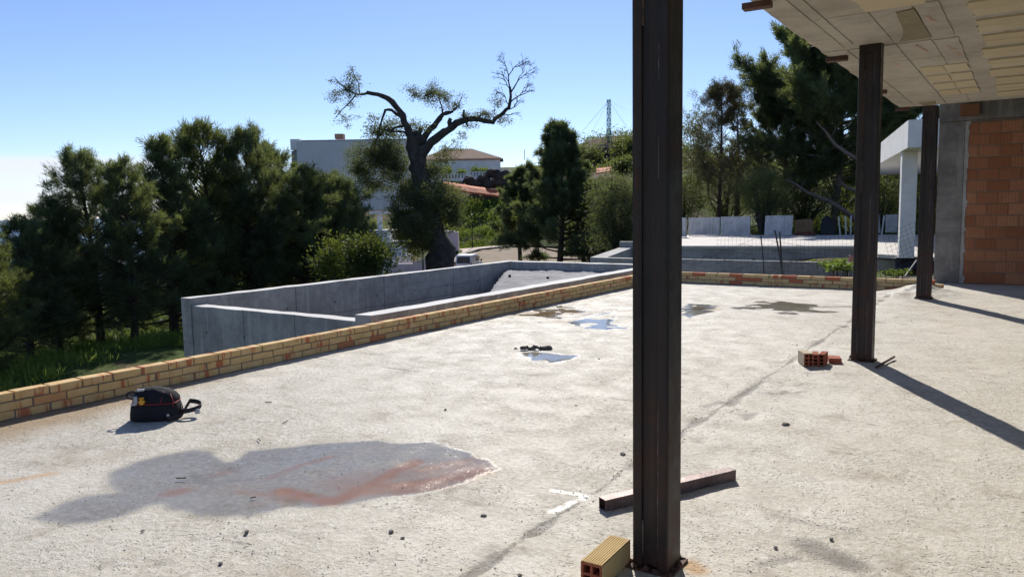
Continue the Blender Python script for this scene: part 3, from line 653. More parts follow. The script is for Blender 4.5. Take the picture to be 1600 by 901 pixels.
# ------------------------------------------------------------------ steel columns
ROOF_Z = 2.97
def steel_column(x, y, a, b, top, label):
    t = thing('steel_column', label, 'column', (x, y, 0), 0, 'rusty steel columns under the roof slab')
    fl = a * 0.27; th = 0.012; r = 0.010
    def channel(s):
        # one rolled channel: web on the outer side, flanges folded towards the middle
        xo = s * a / 2; xi = s * (a / 2 - fl)
        prof = [(xi, -b / 2 + .003), (xo - s * r, -b / 2), (xo - s * r * .3, -b / 2 + r * .3), (xo, -b / 2 + r), (xo, b / 2 - r), (xo - s * r * .3, b / 2 - r * .3), (xo - s * r, b / 2), (xi, b / 2 - .003),
                (xi, b / 2 - th), (xo - s * th, b / 2 - th), (xo - s * th, -b / 2 + th), (xi, -b / 2 + th)]
        return MB().prism(prof, 0.013, top)
    for s in (-1, 1): channel(s).build('steel_channel', M['steel'], t)
    for s in (-1, 1):                            # cover plates closing the box, set back a little
        MB().span((-a / 2 + fl - .018, s * (b / 2 - .0195), .02), (a / 2 - fl + .018, s * (b / 2 - .0125), top - .11)).build('cover_plate', M['steel'], t)
        MB().span((-a / 2 + fl - .001, s * (b / 2 - .011), top - .108), (a / 2 - fl + .001, s * (b / 2 - .001), top - .001)).build('head_plate', M['steel'], t)
        for q in (-1, 1):                        # weld runs in the corner between plate and flange
            zz = 0.05
            while zz < top - .25:
                L = rnd.uniform(.12, .7); n = max(2, int(L / .03))
                pts = [(q * (a / 2 - fl - .0015) + rnd.uniform(-.0012, .0012), s * (b / 2 - .011) + rnd.uniform(-.0015, .0015), zz + L * i / n) for i in range(n + 1)]
                if rnd.random() < .7: MB().tube(pts, [rnd.uniform(.0035, .006) for _ in pts], 6).build('weld_seam', M['weld'], t, True)
                zz += L + rnd.uniform(.05, .5)
    bp = MB().span((-a / 2 - .022, -b / 2 - .022, 0.0), (a / 2 + .022, b / 2 + .022, .012)).build('base_plate', M['rust'], t)
    m = MB()
    for i in range(26):                          # mortar and weld spatter round the foot
        an = rnd.uniform(0, 6.28); rr = rnd.uniform(.9, 1.15)
        px = max(-1, min(1, 1.4 * math.cos(an))) * (a / 2 + .008) * rr; py = max(-1, min(1, 1.4 * math.sin(an))) * (b / 2 + .008) * rr
        h = rnd.uniform(.006, .020); m.box((px, py, .012 + h / 2 - .006), (h * 1.2, h * 1.1, h), rnd.uniform(0, 3), Euler((rnd.uniform(0, 1), rnd.uniform(0, 1), 0)).to_matrix())
    m.build('weld_spatter', M['rust'], t)
    return t
M['weld'] = plain('weld_bead', (0.22, 0.17, 0.15), (0.09, 0.06, 0.05), 20, 0.45, 0.2, metal=0.6)
steel_column(-1.245, 2.885, .157, .150, ROOF_Z + .02, 'nearest and widest dark rusty steel column, beside the lone yellow brick')
steel_column(-1.285, 7.905, .186, .170, ROOF_Z + .02, 'middle dark steel column under the roof edge, with red bricks at its foot')
steel_column(-1.345, 13.62, .205, .19, ROOF_Z + .02, 'farthest dark steel column standing in front of the concrete pillar')

# ------------------------------------------------------------------ roof slab with its soffit
def soffit_mat():
    k = NT('soffit_concrete'); n1 = k.noise(1.4, 7, .65); n2 = k.noise(9, 6, .7); n3 = k.noise(55, 3)
    col = k.mix(k.step(k.math('MULTIPLY_ADD', n2, .5, n1), .55, 1.0), (0.52, 0.475, 0.40), (0.36, 0.32, 0.26))
    st = k.noise(1.0, 5, .6, k.scale(None, (7, 1.2, 1)))
    col = k.mix(k.step(st, .55, .72, 0, .4), col, (0.58, 0.54, 0.46))
    rs = k.math('MULTIPLY', k.step(k.noise(6, 5, .7), .60, .72), k.step(k.noise(.9, 2), .5, .6))
    col = k.mix(k.math('MULTIPLY', rs, .6), col, (0.36, 0.17, 0.10))
    return k.done(col, .9, k.bump(k.math('MULTIPLY_ADD', n3, .4, n2), .5, .012), 0, .2)
M['soffit'] = soffit_mat()
def clay_mat():
    k = NT('cream_clay'); v = k.shift(); n = k.noise(5, 6, .65, v); r = k.rand()
    col = k.mix(r, (0.58, 0.475, 0.31), (0.62, 0.53, 0.37)); col = k.mix(k.step(n, .5, .8, 0, .6), col, (0.46, 0.37, 0.25))
    w = k.n.new('ShaderNodeTexWave'); w.bands_direction = 'Y'; w.inputs['Scale'].default_value = 9; w.inputs['Distortion'].default_value = .4; k.l.new(k.obj, w.inputs[0])
    col = k.mix(k.step(w.outputs['Fac'], .0, .25, .25, 0), col, (0.42, 0.33, 0.21))
    return k.done(col, .9, k.bump(k.math('MULTIPLY_ADD', n, .5, w.outputs['Fac']), .3, .006), 0, .2)
M['clay'] = clay_mat()
roof = thing('roof_slab', 'overhanging raw roof slab with cream clay infill blocks in its underside', 'roof', (0, 0, 0))
RX0, RX1, RY0, RY1 = -1.735, 4.2, -3.0, 13.28
# ragged left edge: prism outline with small bites
edge_pts = []
y = RY0
while y < RY1:
    edge_pts.append((RX0 + rnd.uniform(-.012, .014) + (0.035 if rnd.random() < .10 else 0), y)); y += rnd.uniform(.08, .30)
poly = edge_pts + [(RX0 - .01, RY1), (RX1, RY1 + .02), (RX1, RY0)]
MB().prism(poly, ROOF_Z, ROOF_Z + .30).build('concrete_deck', M['soffit'], roof)
def soffit_piece(name, poly, t, mat, zoff=0.0): return MB().prism(poly, ROOF_Z - t - zoff, ROOF_Z + .01).build(name, mat, roof)
def jag(x0, x1, y0, y1, j=.018, n=6):
    L = [(x0 + rnd.uniform(-j, j), y0 + (y1 - y0) * i / n) for i in range(n + 1)]
    R = [(x1 + rnd.uniform(-j, j), y0 + (y1 - y0) * i / n) for i in range(n + 1)]
    return L + R[::-1]
# edge board marks and shuttering fields, each its own slightly stepped piece
yy = RY0
fields = [(-3.0, -.6), (-.58, 1.9), (1.92, 4.3), (4.32, 6.54), (6.555, 7.86), (7.99, 8.9), (8.915, 10.24), (10.26, 12.55), (12.565, 13.2)]
for a, b in fields:
    soffit_piece('edge_strip', jag(RX0 + .01, -1.515, a, b, .004), .004 + rnd.uniform(0, .004), M['soffit'])
    soffit_piece('form_panel', jag(-1.495, -1.10, a, b, .004), .007 + rnd.uniform(0, .006), M['soffit'])
    soffit_piece('form_panel', jag(-1.085, -.80, a, b, .010), .004 + rnd.uniform(0, .006), M['soffit'])
soffit_piece('drip_batten', [(-1.44, RY0), (-1.41, RY0), (-1.41, 7.7), (-1.44, 7.7)], .016, M['soffit'])
M['soffit_patch'] = plain('damp_patch', (0.30, 0.25, 0.16), (0.22, 0.18, 0.11), 4, .9, .3)
soffit_piece('mortar_patch', [(-.92, 6.66), (-.79, 6.62), (-.79, 7.2), (-.79, 7.84), (-1.04, 7.85), (-1.0, 7.7), (-.95, 7.3)], .017, M['soffit_patch'])
soffit_piece('mortar_patch', [(-1.42, 12.75), (-1.2, 12.7), (-1.22, 13.1), (-1.4, 13.12)], .017, M['soffit_patch'])
soffit_piece('form_panel', jag(-.785, -.62, 6.5, 7.96, .006), .010, M['soffit'])
soffit_piece('form_panel', jag(-.785, -.60, 8.0, 9.45, .008), .012, M['soffit'])
# clay infill blocks in rows across the slab
row_y = 5.02 - 0.62 * 12
while row_y < RY1 - .55:
    wdt = .52
    if row_y > 9.3 and row_y < 12: 
        for x0, x1 in ((-1.06, -.845), (-.835, -.62)):
            soffit_piece('clay_block', jag(x0, x1, row_y, row_y + wdt, .006, 3), .013 + rnd.uniform(0, .004), M['clay'])
    elif row_y < 6.3:
        soffit_piece('clay_block', jag(-1.12, -.70, row_y, row_y + wdt, .02), .014, M['clay'])
    x = -.43 + rnd.uniform(-.03, .03)
    while x < RX1 - .3:
        L = rnd.uniform(.58, .62)
        for h0, h1 in ((0, wdt * .49), (wdt * .505, wdt)):
            soffit_piece('clay_block', jag(x + rnd.uniform(-.015, .015) if x < -.3 else x, min(x + L - .008, RX1 - .02), row_y + h0, row_y + h1, .014 if x < -.3 else .003, 4), .014 + rnd.uniform(0, .005), M['clay'])
        x += L
    row_y += .70
for px, py, l in ((-1.70, 5.72, .20), (-1.66, 8.27, .20), (-1.66, 11.05, .12), (-1.69, 13.24, .20)):
    MB().box((px, py, ROOF_Z - .030), (l, .09, .045), .05).build('edge_shutter_block', M['rust'], roof, bevel=.003)
# raised rear bay of the roof, carried by the beam
MB().span((-1.5, RY1 + .02, 3.42), (RX1, 17.0, 3.72)).build('rear_deck', M['soffit'], roof)
M['spray'] = plain('orange_marker', (0.74, 0.40, 0.30), (0.60, 0.40, 0.31), 40, .9, 0)
for x0, y0, n in ((-.94, 8.15, 5), (-.70, 8.35, 3), (-.665, 8.75, 3), (-.735, 6.95, 3), (-1.24, 9.05, 2)):
    m = MB()
    for i in range(n):
        cx, cy_ = x0 + .012 * i + rnd.uniform(-.004, .004), y0 + .085 * i; w2 = rnd.uniform(.010, .022)
        m.prism([(cx - w2, cy_), (cx + w2 * .6, cy_ + .008), (cx + w2, cy_ + .05), (cx - w2 * .3, cy_ + .06)], ROOF_Z - .0158, ROOF_Z - .0150)
    m.build('spray_mark', M['spray'], roof)

# ------------------------------------------------------------------ rear wall: pillar, beam, hollow-block infill
WY = 16.42
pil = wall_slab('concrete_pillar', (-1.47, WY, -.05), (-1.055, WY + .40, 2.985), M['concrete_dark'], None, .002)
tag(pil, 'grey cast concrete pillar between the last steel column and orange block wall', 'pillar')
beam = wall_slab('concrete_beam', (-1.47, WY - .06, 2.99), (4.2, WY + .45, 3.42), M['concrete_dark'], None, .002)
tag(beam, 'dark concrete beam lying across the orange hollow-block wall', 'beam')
tag(MB().box((-.98, WY - .15, 3.16), (.30, .17, .20), .02).build('wooden_block', plain('red_timber', (.20, .085, .04), None, 8), bevel=.004), 'short reddish timber block jammed under the roof against the concrete beam', 'block')
bw = thing('hollow_block_wall', 'orange hollow clay block wall in the shade at right', 'wall')
blocks = brick_variants(6, (.322, .232, .196), M['block'], 'clay_block', .004, .002)
for c in range(14):
    s = -.99 + (-.16 if c % 2 else 0)
    first = True
    while s < 4.15:
        L = .33
        if first and c % 2:
            o = MB().box((0, 0, 0), (.15, .232, .196)).build('clay_block', M['block'], bw, bevel=.004); o.location = (-.99 + .08, WY + .13, .006 + .2105 * c + .10); s = -.99 + .165
        else:
            o = link('clay_block', rnd.choice(blocks), bw); o.location = (s + L / 2, WY + .13 + rnd.uniform(-.004, .004), .006 + .2105 * c + .10); o.rotation_euler = (0, 0, rnd.uniform(-.008, .008)); s += L
        first = False
MB().span((-1.05, WY + .022, 0.0), (4.18, WY + .24, 2.985)).build('mortar', M['mortar_dark'] if 'mortar_dark' in M else plain('mortar_dark', (.20, .15, .11), None, 9), bw)
m = MB(); zz = 0
while zz < 2.94:
    h = rnd.uniform(.05, .12); m.span((-1.052, WY + .004 + rnd.uniform(0, .012), zz), (-.995 + rnd.uniform(-.015, .03), WY + .20, min(zz + h, 2.98))); zz += h + .001
m.build('mortar_fillet', M['concrete'], bw)

# ------------------------------------------------------------------ loose things on the terrace
def hollow_brick(name, size, nx, nz, mats, label, cat, loc, rot, group=None):
    """perforated clay brick lying along Y with square holes through both ends"""
    w_, l, h = size; t = thing(name, label, cat, loc, 0, group); t.rotation_euler = rot
    wall = .010; m = MB()
    xs_ = np.linspace(-w_ / 2, w_ / 2, nx + 1); zs_ = np.linspace(0, h, nz + 1)
    for x in xs_: 
        c = min(max(x, -w_ / 2 + wall / 2), w_ / 2 - wall / 2); m.span((c - wall / 2, -l / 2, 0), (c + wall / 2, l / 2, h))
    body_web = MB()
    for z in zs_:
        c = min(max(z, wall / 2), h - wall / 2)
        for i in range(nx):
            a = min(max(xs_[i], -w_ / 2 + wall / 2), w_ / 2) + wall / 2; b = max(min(xs_[i + 1], w_ / 2 - wall / 2), -w_ / 2) - wall / 2
            body_web.span((a - .0005, -l / 2 + .0008, c - wall / 2 + (.0006 if z == 0 else 0)), (b + .0005, l / 2 - .0008, c + wall / 2 - (.0006 if z == zs_[-1] else 0)))
    m.build('side_walls', mats[0], t); body_web.build('webs', mats[1], t)
    n = 9
    for i in range(n):                            # grooved top skin, kept inside the end faces
        x = -w_ / 2 + w_ * (i + .5) / n
        MB().span((x - w_ / n * .36, -l / 2 + .002, h - .001), (x + w_ / n * .36, l / 2 - .002, h + .0035)).build('top_rib', mats[2], t)
    m = MB()
    m.span((-w_ / 2 - .0015, -l / 2 + .002, .002), (-w_ / 2 + .001, l / 2 - .002, h - .001)); m.span((w_ / 2 - .001, -l / 2 + .002, .002), (w_ / 2 + .0015, l / 2 - .002, h - .001))
    m.build('side_skin', mats[2], t)
    return t
M['clay_red'] = plain('fired_red_clay', (.40, .115, .055), (.28, .075, .04), 14, .9, .25)
M['clay_cream'] = plain('fired_cream_clay', (.58, .42, .19), (.50, .35, .15), 14, .9, .2)
M['clay_pale'] = plain('fired_pale_clay', (.66, .56, .38), (.58, .48, .32), 14, .9, .2)
b1 = at(945, 880, 3.0)
hollow_brick('hollow_brick', (.092, .28, .095), 2, 2, (M['clay_red'], M['clay_red'], M['clay_cream']), 'yellow hollow brick with red ends at the foot of the nearest column', 'brick', (-1.388, 2.700, 0.006), (0, 0, math.radians(2)))
hollow_brick('hollow_brick', (.085, .18, .115), 2, 3, (M['clay_red'], M['clay_red'], M['clay_pale']), 'pale-topped hollow brick, left one of the little group by the middle column', 'brick', (-1.700, 7.42, 0.006), (0, 0, math.radians(31)))
hollow_brick('hollow_brick', (.052, .18, .105), 1, 3, (M['clay_red'], M['clay_red'], M['clay_red']), 'thin red hollow brick in the middle of the group by the middle column', 'brick', (-1.622, 7.46, 0.006), (0, 0, math.radians(14)))
hollow_brick('hollow_brick', (.052, .18, .105), 1, 3, (M['clay_red'], M['clay_red'], M['clay_red']), 'red hollow brick on the right of the group, its side facing the column', 'brick', (-1.560, 7.50, 0.006), (0, 0, math.radians(2)))
tag(MB().box((-1.49, 7.66, .028), (.11, .16, .05), .3).build('brick_piece', M['clay_red'], bevel=.004), 'broken flat piece of red brick lying behind the small brick group', 'brick')
# rectangular steel tube
pa, pb = onz(941, 797), onz(1144, 748); dv = pb - pa; L = np.linalg.norm(dv); an = math.atan2(dv[1], dv[0])
tube_t = thing('steel_tube', 'short rusty square steel tube lying behind the nearest column', 'tube', tuple((pa + pb) / 2 * np.array([1, 1, 0]) + np.array([0, 0, .004])), an)
M['tube'] = plain('tube_steel', (.20, .145, .135), (.10, .062, .055), 7, .5, .2, metal=.45)
s_, th = .058, .004; m = MB()
m.span((-L / 2, -s_ / 2, 0), (L / 2, s_ / 2, th)); m.span((-L / 2, -s_ / 2, s_ - th), (L / 2, s_ / 2, s_))
m.span((-L / 2 + .0005, -s_ / 2 + .0002, th - .0005), (L / 2 - .0005, -s_ / 2 + th, s_ - th + .0005)); m.span((-L / 2 + .0005, s_ / 2 - th, th - .0005), (L / 2 - .0005, s_ / 2 - .0002, s_ - th + .0005))
m.build('tube_walls', M['tube'], tube_t)
pa, pb = onz(1369, 576), onz(1397, 562); 
tag(MB().rod((pa[0], pa[1], .015), (pb[0], pb[1], .03), .012, 6).build('iron_bar', M['rust']), 'short dark iron bar on the floor right of the middle column', 'bar')
def lump(name, p, r, flatn, mat, label, cat, seed, group=None):
    rr = random.Random(seed); bm = bmesh.new(); bmesh.ops.create_icosphere(bm, subdivisions=2, radius=1)
    for v in bm.verts:
        k_ = 1 + rr.uniform(-.25, .25); v.co = Vector((v.co.x * r[0] * k_, v.co.y * r[1] * k_, max(v.co.z, -.6) * r[2] * k_))
    me = bpy.data.meshes.new(name); bm.to_mesh(me); bm.free(); me.materials.append(mat)
    o = link(name, me, None, (p[0], p[1], p[2] + r[2] * .45), rr.uniform(0, 6)); return tag(o, label, cat, group)
M['chip'] = plain('stone_chip', (.27, .245, .21), (.17, .15, .13), 20, .95, .5)
M['rubble'] = plain('rubble', (.16, .14, .125), (.09, .08, .07), 20, .95, .5)
deb = thing('mortar_scrap', 'crumpled dark scrap lying behind the small mirror puddle', 'debris', tuple(onz(826, 547)))
for i, (dx, s0) in enumerate(((-.10, .05), (-.03, .035), (.04, .05), (.11, .045), (.17, .03))):
    rr = random.Random(i); m = MB(); pts = []
    for j in range(5): pts.append((ER[0] * (dx + j * .025) + rr.uniform(-.02, .02), ER[1] * (dx + j * .025) + rr.uniform(-.02, .02), rr.uniform(.01, s0)))
    m.tube(pts, [rr.uniform(.010, .022) for _ in pts], 6).build('scrap', M['rubble'], deb)
stones = [(973, 710, .019, 'grey stone chip on the floor close to the left side of the nearest column'), (1227, 664, .022, 'largest grey stone chip, lying below the blue-grey damp patch'), (611, 831, .014, 'stone chip below the wet rust-stained patch, larger of a close pair'),
          (629, 840, .008, 'small stone chip, right one of the close pair below the wet patch'), (756, 806, .012, 'stone chip between the wet patch and the square steel tube'), (936, 561, .012, 'stone chip right of the small mirror puddle'), (806, 545, .019, 'flat stone chip just left of the dark scrap'),
          (223, 829, .009, 'stone chip under the left lobe of the wet patch'), (386, 830, .011, 'stone chip below the middle of the wet patch'), (345, 880, .011, 'stone chip near the bottom edge, left of centre'), (812, 899, .011, 'stone chip at the bottom edge on the joint line'),
          (696, 640, .011, 'stone chip above the right end of the wet patch'), (900, 634, .010, 'stone chip between the mirror puddle and the nearest column'), (1036, 702, .014, 'stone chip half hidden behind the nearest column'), (1212, 855, .009, 'stone chip right of the nearest column foot'), (1299, 842, .010, 'stone chip in the dark stain at bottom right')]
for i, (px, py, r_, lab) in enumerate(stones):
    p = onz(px, py); p[2] = 0
    lump('stone_chip', p, (r_ * 1.25, r_ * .85, r_ * .6), 0, M['chip'], lab, 'stone', i, 'loose stone chips on the terrace')
# fine grit over the floor
gm = MB(); rr = random.Random(3)
for i in range(2600):
    if rr.random() < .35: x, y = -1.83 + rr.gauss(0, .12), rr.uniform(1.6, 11)
    else: x, y = rr.uniform(-6.1, 1.0), 1.6 + 11 * rr.random() ** 1.6
    s = rr.choice((.0015, .0022, .003, .0045)) * (1 + .05 * y); a = rr.uniform(0, 3)
    ca, sa = math.cos(a) * s, math.sin(a) * s
    gm.add([(x + ca, y + sa, .001), (x - sa, y + ca, .001), (x - ca, y - sa, .001), (x + sa * .8, y - ca, .001), (x, y, .002 + s * .7)], [(0, 1, 4), (1, 2, 4), (2, 3, 4), (3, 0, 4)])
tag(gm.build('grit', M['chip']), 'fine grit and cement crumbs scattered over the terrace floor', 'grit', None, 'stuff')
# thin sticks and straws
for a, b, lab in [((275, 748), (291, 748), 'dark twig lying in the left half of the wet patch'), ((391, 779), (400, 778), 'short dark twig near the lower edge of the wet patch'), ((442, 662), (450, 658), 'thin twig right of the tool bag, above the wet patch'), ((403, 686), (407, 690), 'tiny twig just above the upper edge of the wet patch'), ((415, 629), (425, 629), 'thin twig on the floor near the long parapet')]:
    p, q = onz(*a), onz(*b); tag(MB().rod((p[0], p[1], .006), (q[0], q[1], .008), .0035, 5).build('twig_scrap', M['twig']), lab, 'twig', 'dry twigs on the terrace floor')

# black tool bag
bc = onz(224, 658); bc = np.array([-5.36, 3.12, 0.0])
bag = thing('tool_bag', 'black tool bag with red piping and shoulder strap beside the parapet', 'bag', tuple(bc), YAW + math.radians(6))
k = NT('black_canvas'); n = k.noise(120, 3); M['canvas'] = k.done(k.mix(k.noise(9, 4), (.010, .011, .015), (.024, .025, .031)), .85, k.bump(n, .5, .003), 0, .2)
M['piping'] = plain('red_piping', (.30, .03, .035), None, 20, .6, 0); M['webbing'] = plain('webbing', (.035, .028, .035), None, 40, .8, .3); M['buckle'] = plain('grey_plastic', (.42, .43, .45), (.3, .31, .33), 20, .4, 0); M['yellow'] = plain('amber_plastic', (.70, .36, .02), (.6, .3, .02), 20, .35, 0)
def loft(rings): 
    n = len(rings[0]); m = MB(); v = [p for r in rings for p in r]; f = []
    for i in range(len(rings) - 1):
        for j in range(n): f.append((i * n + j, i * n + (j + 1) % n, (i + 1) * n + (j + 1) % n, (i + 1) * n + j))
    f.append(tuple(range(n))[::-1]); f.append(tuple((len(rings) - 1) * n + j for j in range(n))); return m.add(v, f)
def sq_ring(hx, hy, z, ox=0, oy=0, n=28, p=4.0, jit=0.0, seed=0):
    rr = random.Random(seed); out = []
    for i in range(n):
        t = 2 * math.pi * i / n; c, s = math.cos(t), math.sin(t)
        q = (abs(c) ** p + abs(s) ** p) ** (-1 / p); out.append((ox + hx * c * q + rr.uniform(-jit, jit), oy + hy * s * q + rr.uniform(-jit, jit), z + rr.uniform(-jit, jit)))
    return out
loft([sq_ring(.165, .10, .0), sq_ring(.178, .112, .012), sq_ring(.178, .112, .05, jit=.003, seed=1), sq_ring(.168, .106, .10, jit=.004, seed=2), sq_ring(.160, .10, .125, jit=.003, seed=3)]).build('lower_body', M['canvas'], bag, True)
loft([sq_ring(.158, .099, .127), sq_ring(.155, .097, .15, .004, jit=.004, seed=4), sq_ring(.140, .088, .185, -.002, jit=.006, seed=5), sq_ring(.105, .07, .215, -.02, jit=.006, seed=6), sq_ring(.06, .04, .232, -.035, jit=.005, seed=7), sq_ring(.02, .012, .236, -.04)]).build('top_flap', M['canvas'], bag, True)
for z, sx_, sy_ in ((.126, .163, .103), ):
    r_ = sq_ring(sx_, sy_, z, n=40); MB().tube(r_ + [r_[0]], .0035, 6).build('piping', M['piping'], bag, True)
MB().tube([(.06, -.099, .13), (.075, -.090, .175), (.075, -.06, .205), (.07, 0, .22), (.07, .06, .2)], .0035, 6).build('piping', M['piping'], bag, True)
MB().tube([(.15, -.09, .10), (.15, -.085, .15), (.125, -.06, .19)], .003, 6).build('piping', M['piping'], bag, True)
hp = [(-.135, -.02 + .0, .20)] + [(-.135 - .062 * math.sin(t), -.03, .185 + .03 * math.cos(t)) for t in np.linspace(.2, 2.9, 9)] + [(-.14, -.03, .145)]
MB().tube(hp, .008, 8).build('carry_handle', M['webbing'], bag, True)
def strap(pts, w, mat, name):
    pts = [Vector(p) for p in pts]; v = []; f = []
    for i, p in enumerate(pts):
        d = pts[min(i + 1, len(pts) - 1)] - pts[max(i - 1, 0)]; s = Vector((0, 0, 1)) if abs(d.normalized().z) < .8 else Vector((0, 1, 0)); nrm = d.cross(s).normalized() * .0015
        s = s * w / 2; v += [p - s - nrm, p + s - nrm, p + s + nrm, p - s + nrm]
    for i in range(len(pts) - 1):
        for j in range(4): f.append((4 * i + j, 4 * i + (j + 1) % 4, 4 * i + 4 + (j + 1) % 4, 4 * i + 4 + j))
    f += [(3, 2, 1, 0), tuple(4 * (len(pts) - 1) + j for j in range(4))]
    return MB().add(v, f).build(name, mat, bag, True)
loop = [(.17, .03, .10)] + [(.24 + .075 * math.cos(t), .0 - .07 * math.sin(t) + .02, .075 - .05 * (t / 4)) for t in np.linspace(2.4, -1.9, 14)] + [(.19, -.05, .022), (.12, -.135, .018)]
strap(loop, .034, M['webbing'], 'shoulder_strap')
MB().box((.300, -.03, .045), (.03, .045, .035), .5).build('strap_buckle', M['buckle'], bag, bevel=.004)
MB().box((.118, -.118, .045), (.02, .01, .02), .2).build('strap_buckle', M['buckle'], bag, bevel=.003)
MB().box((-.105, -.108, .165), (.028, .02, .055), .1).build('tape_measure', M['buckle'], bag, bevel=.004)
MB().box((-.120, -.109, .135), (.04, .012, .02), .1).build('tool_clip', M['buckle'], bag, bevel=.003)
MB().tube([(-.062, -.104, .150), (-.062, -.122, .150)], [.021, .019], 16).build('tool_grip', M['yellow'], bag)
MB().box((-.062, -.112, .178), (.035, .014, .012), .15).build('tool_grip', M['yellow'], bag, bevel=.003)
MB().box((-.085, -.055, .226), (.05, .03, .014), .1).build('paper_tag', M['buckle'], bag, bevel=.002)

# ------------------------------------------------------------------ foliage builders
def unit(v): return v / np.maximum(np.linalg.norm(v, axis=-1, keepdims=True), 1e-9)
def tri_leaves(rng, pos, dirs, length, width, tint):
    """one slim triangle per needle bunch"""
    n = len(pos); side = unit(np.cross(dirs, unit(rng.normal(size=(n, 3)))))
    L = (length * rng.uniform(.6, 1.25, n))[:, None]; W = (width * rng.uniform(.7, 1.3, n))[:, None]
    v = np.stack([pos - side * W * .5, pos + side * W * .5, pos + dirs * L], 1).reshape(-1, 3)
    return v, np.arange(3 * n).reshape(-1, 3), np.repeat(tint, 3)
def quad_leaves(rng, pos, dirs, length, width, tint):
    n = len(pos); side = unit(np.cross(dirs, unit(rng.normal(size=(n, 3)))))
    L = (length * rng.uniform(.6, 1.25, n))[:, None]; W = (width * rng.uniform(.7, 1.3, n))[:, None]
    v = np.stack([pos, pos + dirs * L * .5 + side * W * .5, pos + dirs * L, pos + dirs * L * .5 - side * W * .5], 1).reshape(-1, 3)
    return v, np.arange(4 * n).reshape(-1, 4), np.repeat(tint, 4)

def pine_parts(seed, height, radius, n_limbs=46, tufts=11, needles=34, low=.12, shape='oval', nl=.20, nw=.022, lean=(0, 0), droop=0.0, limb_r=1.0):
    """trunk + limbs (tubes) and the needle cloud, base at the origin"""
    rng = np.random.default_rng(seed); wood = MB(); P = []; D = []; T = []
    bend = rng.uniform(-.04, .04, 2) * height
    def trunk(t): return np.array([lean[0] * t + bend[0] * math.sin(3 * t), lean[1] * t + bend[1] * math.sin(2.3 * t + 1), height * t])
    ts = np.linspace(-.06, .985, 14); r0 = .020 * height + .03
    wood.tube([trunk(t) for t in ts], [max(.012, r0 * (1 - max(t, 0)) ** .8 * (1.25 if t < .03 else 1)) for t in ts], 8)
    ga = rng.uniform(0, 6.28)
    for i in range(n_limbs):
        t = low + (1 - low) * (max(0.0, (i + rng.uniform(-.4, .4)) / n_limbs)) ** .92; t = min(max(t, low * .8), .99)
        ga += 2.399 + rng.uniform(-.4, .4)
        u = min(max((t - low) / (1 - low), 0.0), 1.0)
        if shape == 'oval': pr = (1 - u ** 2.2) ** .75 * (0.45 + .55 * min(1, u / .22))
        elif shape == 'cone': pr = 1.25 * (1 - u) ** .98 * (.62 + .38 * min(1, u / .18)) + .05
        else: pr = (1 - u ** 3.5) ** .6 * (.5 + .5 * min(1, u / .35))
        L = radius * pr * rng.uniform(.45, 1.2) + .15 + .022 * height * (u > .85) * rng.uniform(.2, 1.3)
        up = .02 + .62 * u + rng.uniform(-.15, .2) - droop * (1 - u)
        d0 = np.array([math.cos(ga), math.sin(ga), up]); d0 /= np.linalg.norm(d0)
        p = trunk(t); pts = [p]; m = 6
        for q in range(m):
            d0 = unit(d0 + np.array([0, 0, .05 + .07 * u]) + rng.normal(0, .10, 3)); p = p + d0 * L / m; pts.append(p)
        rr_ = max(.010, r0 * .42 * (1 - t * .75) * limb_r) * (.5 + .5 * min(1, L / radius))
        wood.tube(pts, [rr_ * (1 - .85 * q / m) for q in range(m + 1)], 5, False)
        pts = np.array(pts); nt = max(4, int(tufts * (L / radius + .35))); limb_tint = rng.uniform(0, .5)
        for q in range(nt):
            s = rng.uniform(.28, 1.0) ** .8 * m; a = min(int(s), m - 1); b = pts[a] + (pts[a + 1] - pts[a]) * (s - a); ax = unit(pts[a + 1] - pts[a])
            tw = unit(ax * .75 + rng.normal(0, .62, 3) + np.array([0, 0, .35])); tl = rng.uniform(.22, .72) * (.55 + .45 * radius / 2.0) * (1.15 - .3 * s / m) * (1.1 - .5 * u)
            e = b + tw * tl
            if rng.random() < .4: wood.tube([b, e], [.012 * (radius / 2), .004], 3, False)
            k = int(needles * rng.uniform(.6, 1.4)); w_ = rng.uniform(0, 1, k) ** .7
            pos = b + (e - b) * w_[:, None] + rng.normal(0, .055 * (radius / 1.8) ** .6, (k, 3))
            dr = unit(tw * .8 + rng.normal(0, .55, (k, 3)) + np.array([0, 0, .25]))
            P.append(pos); D.append(dr); T.append(np.clip(limb_tint + rng.uniform(-.25, .35, k) + .25 * w_ * rng.uniform(0, 1), 0, 1))
    P = np.concatenate(P); D = np.concatenate(D); T = np.concatenate(T)
    return wood, tri_leaves(rng, P, D, nl, nw, T)

def blob_leaves(rng, blobs, clump_r, per, length, width, quad=True, up=.2, tint_shift=0.0, fill=.55):
    """leaf clumps scattered through ellipsoids: blobs = [(centre, radii, clump count)]"""
    P = []; D = []; T = []; twigs = []
    for c, r, n in blobs:
        c = np.array(c); r = np.array(r)
        d = unit(rng.normal(size=(n, 3))); rad = rng.uniform(fill, 1.05, n)[:, None] * rng.uniform(.75, 1.12, n)[:, None]
        cc = c + d * rad * r
        for j in range(n):
            k = int(per * rng.uniform(.45, 1.5)); cr = clump_r * rng.uniform(.55, 1.45)
            off = rng.normal(0, 1, (k, 3)) * cr * np.array([1, 1, .75]); pos = cc[j] + off
            P.append(pos); D.append(unit(off * .6 / cr + d[j] * .5 + rng.normal(0, .7, (k, 3)) + np.array([0, 0, up])))
            T.append(np.clip(rng.uniform(0, .55) + rng.uniform(-.25, .3, k) + tint_shift + .15 * d[j][2], 0, 1)); twigs.append((c, cc[j]))
    P = np.concatenate(P); D = np.concatenate(D); T = np.concatenate(T)
    return (quad_leaves if quad else tri_leaves)(rng, P, D, length, width, T), twigs

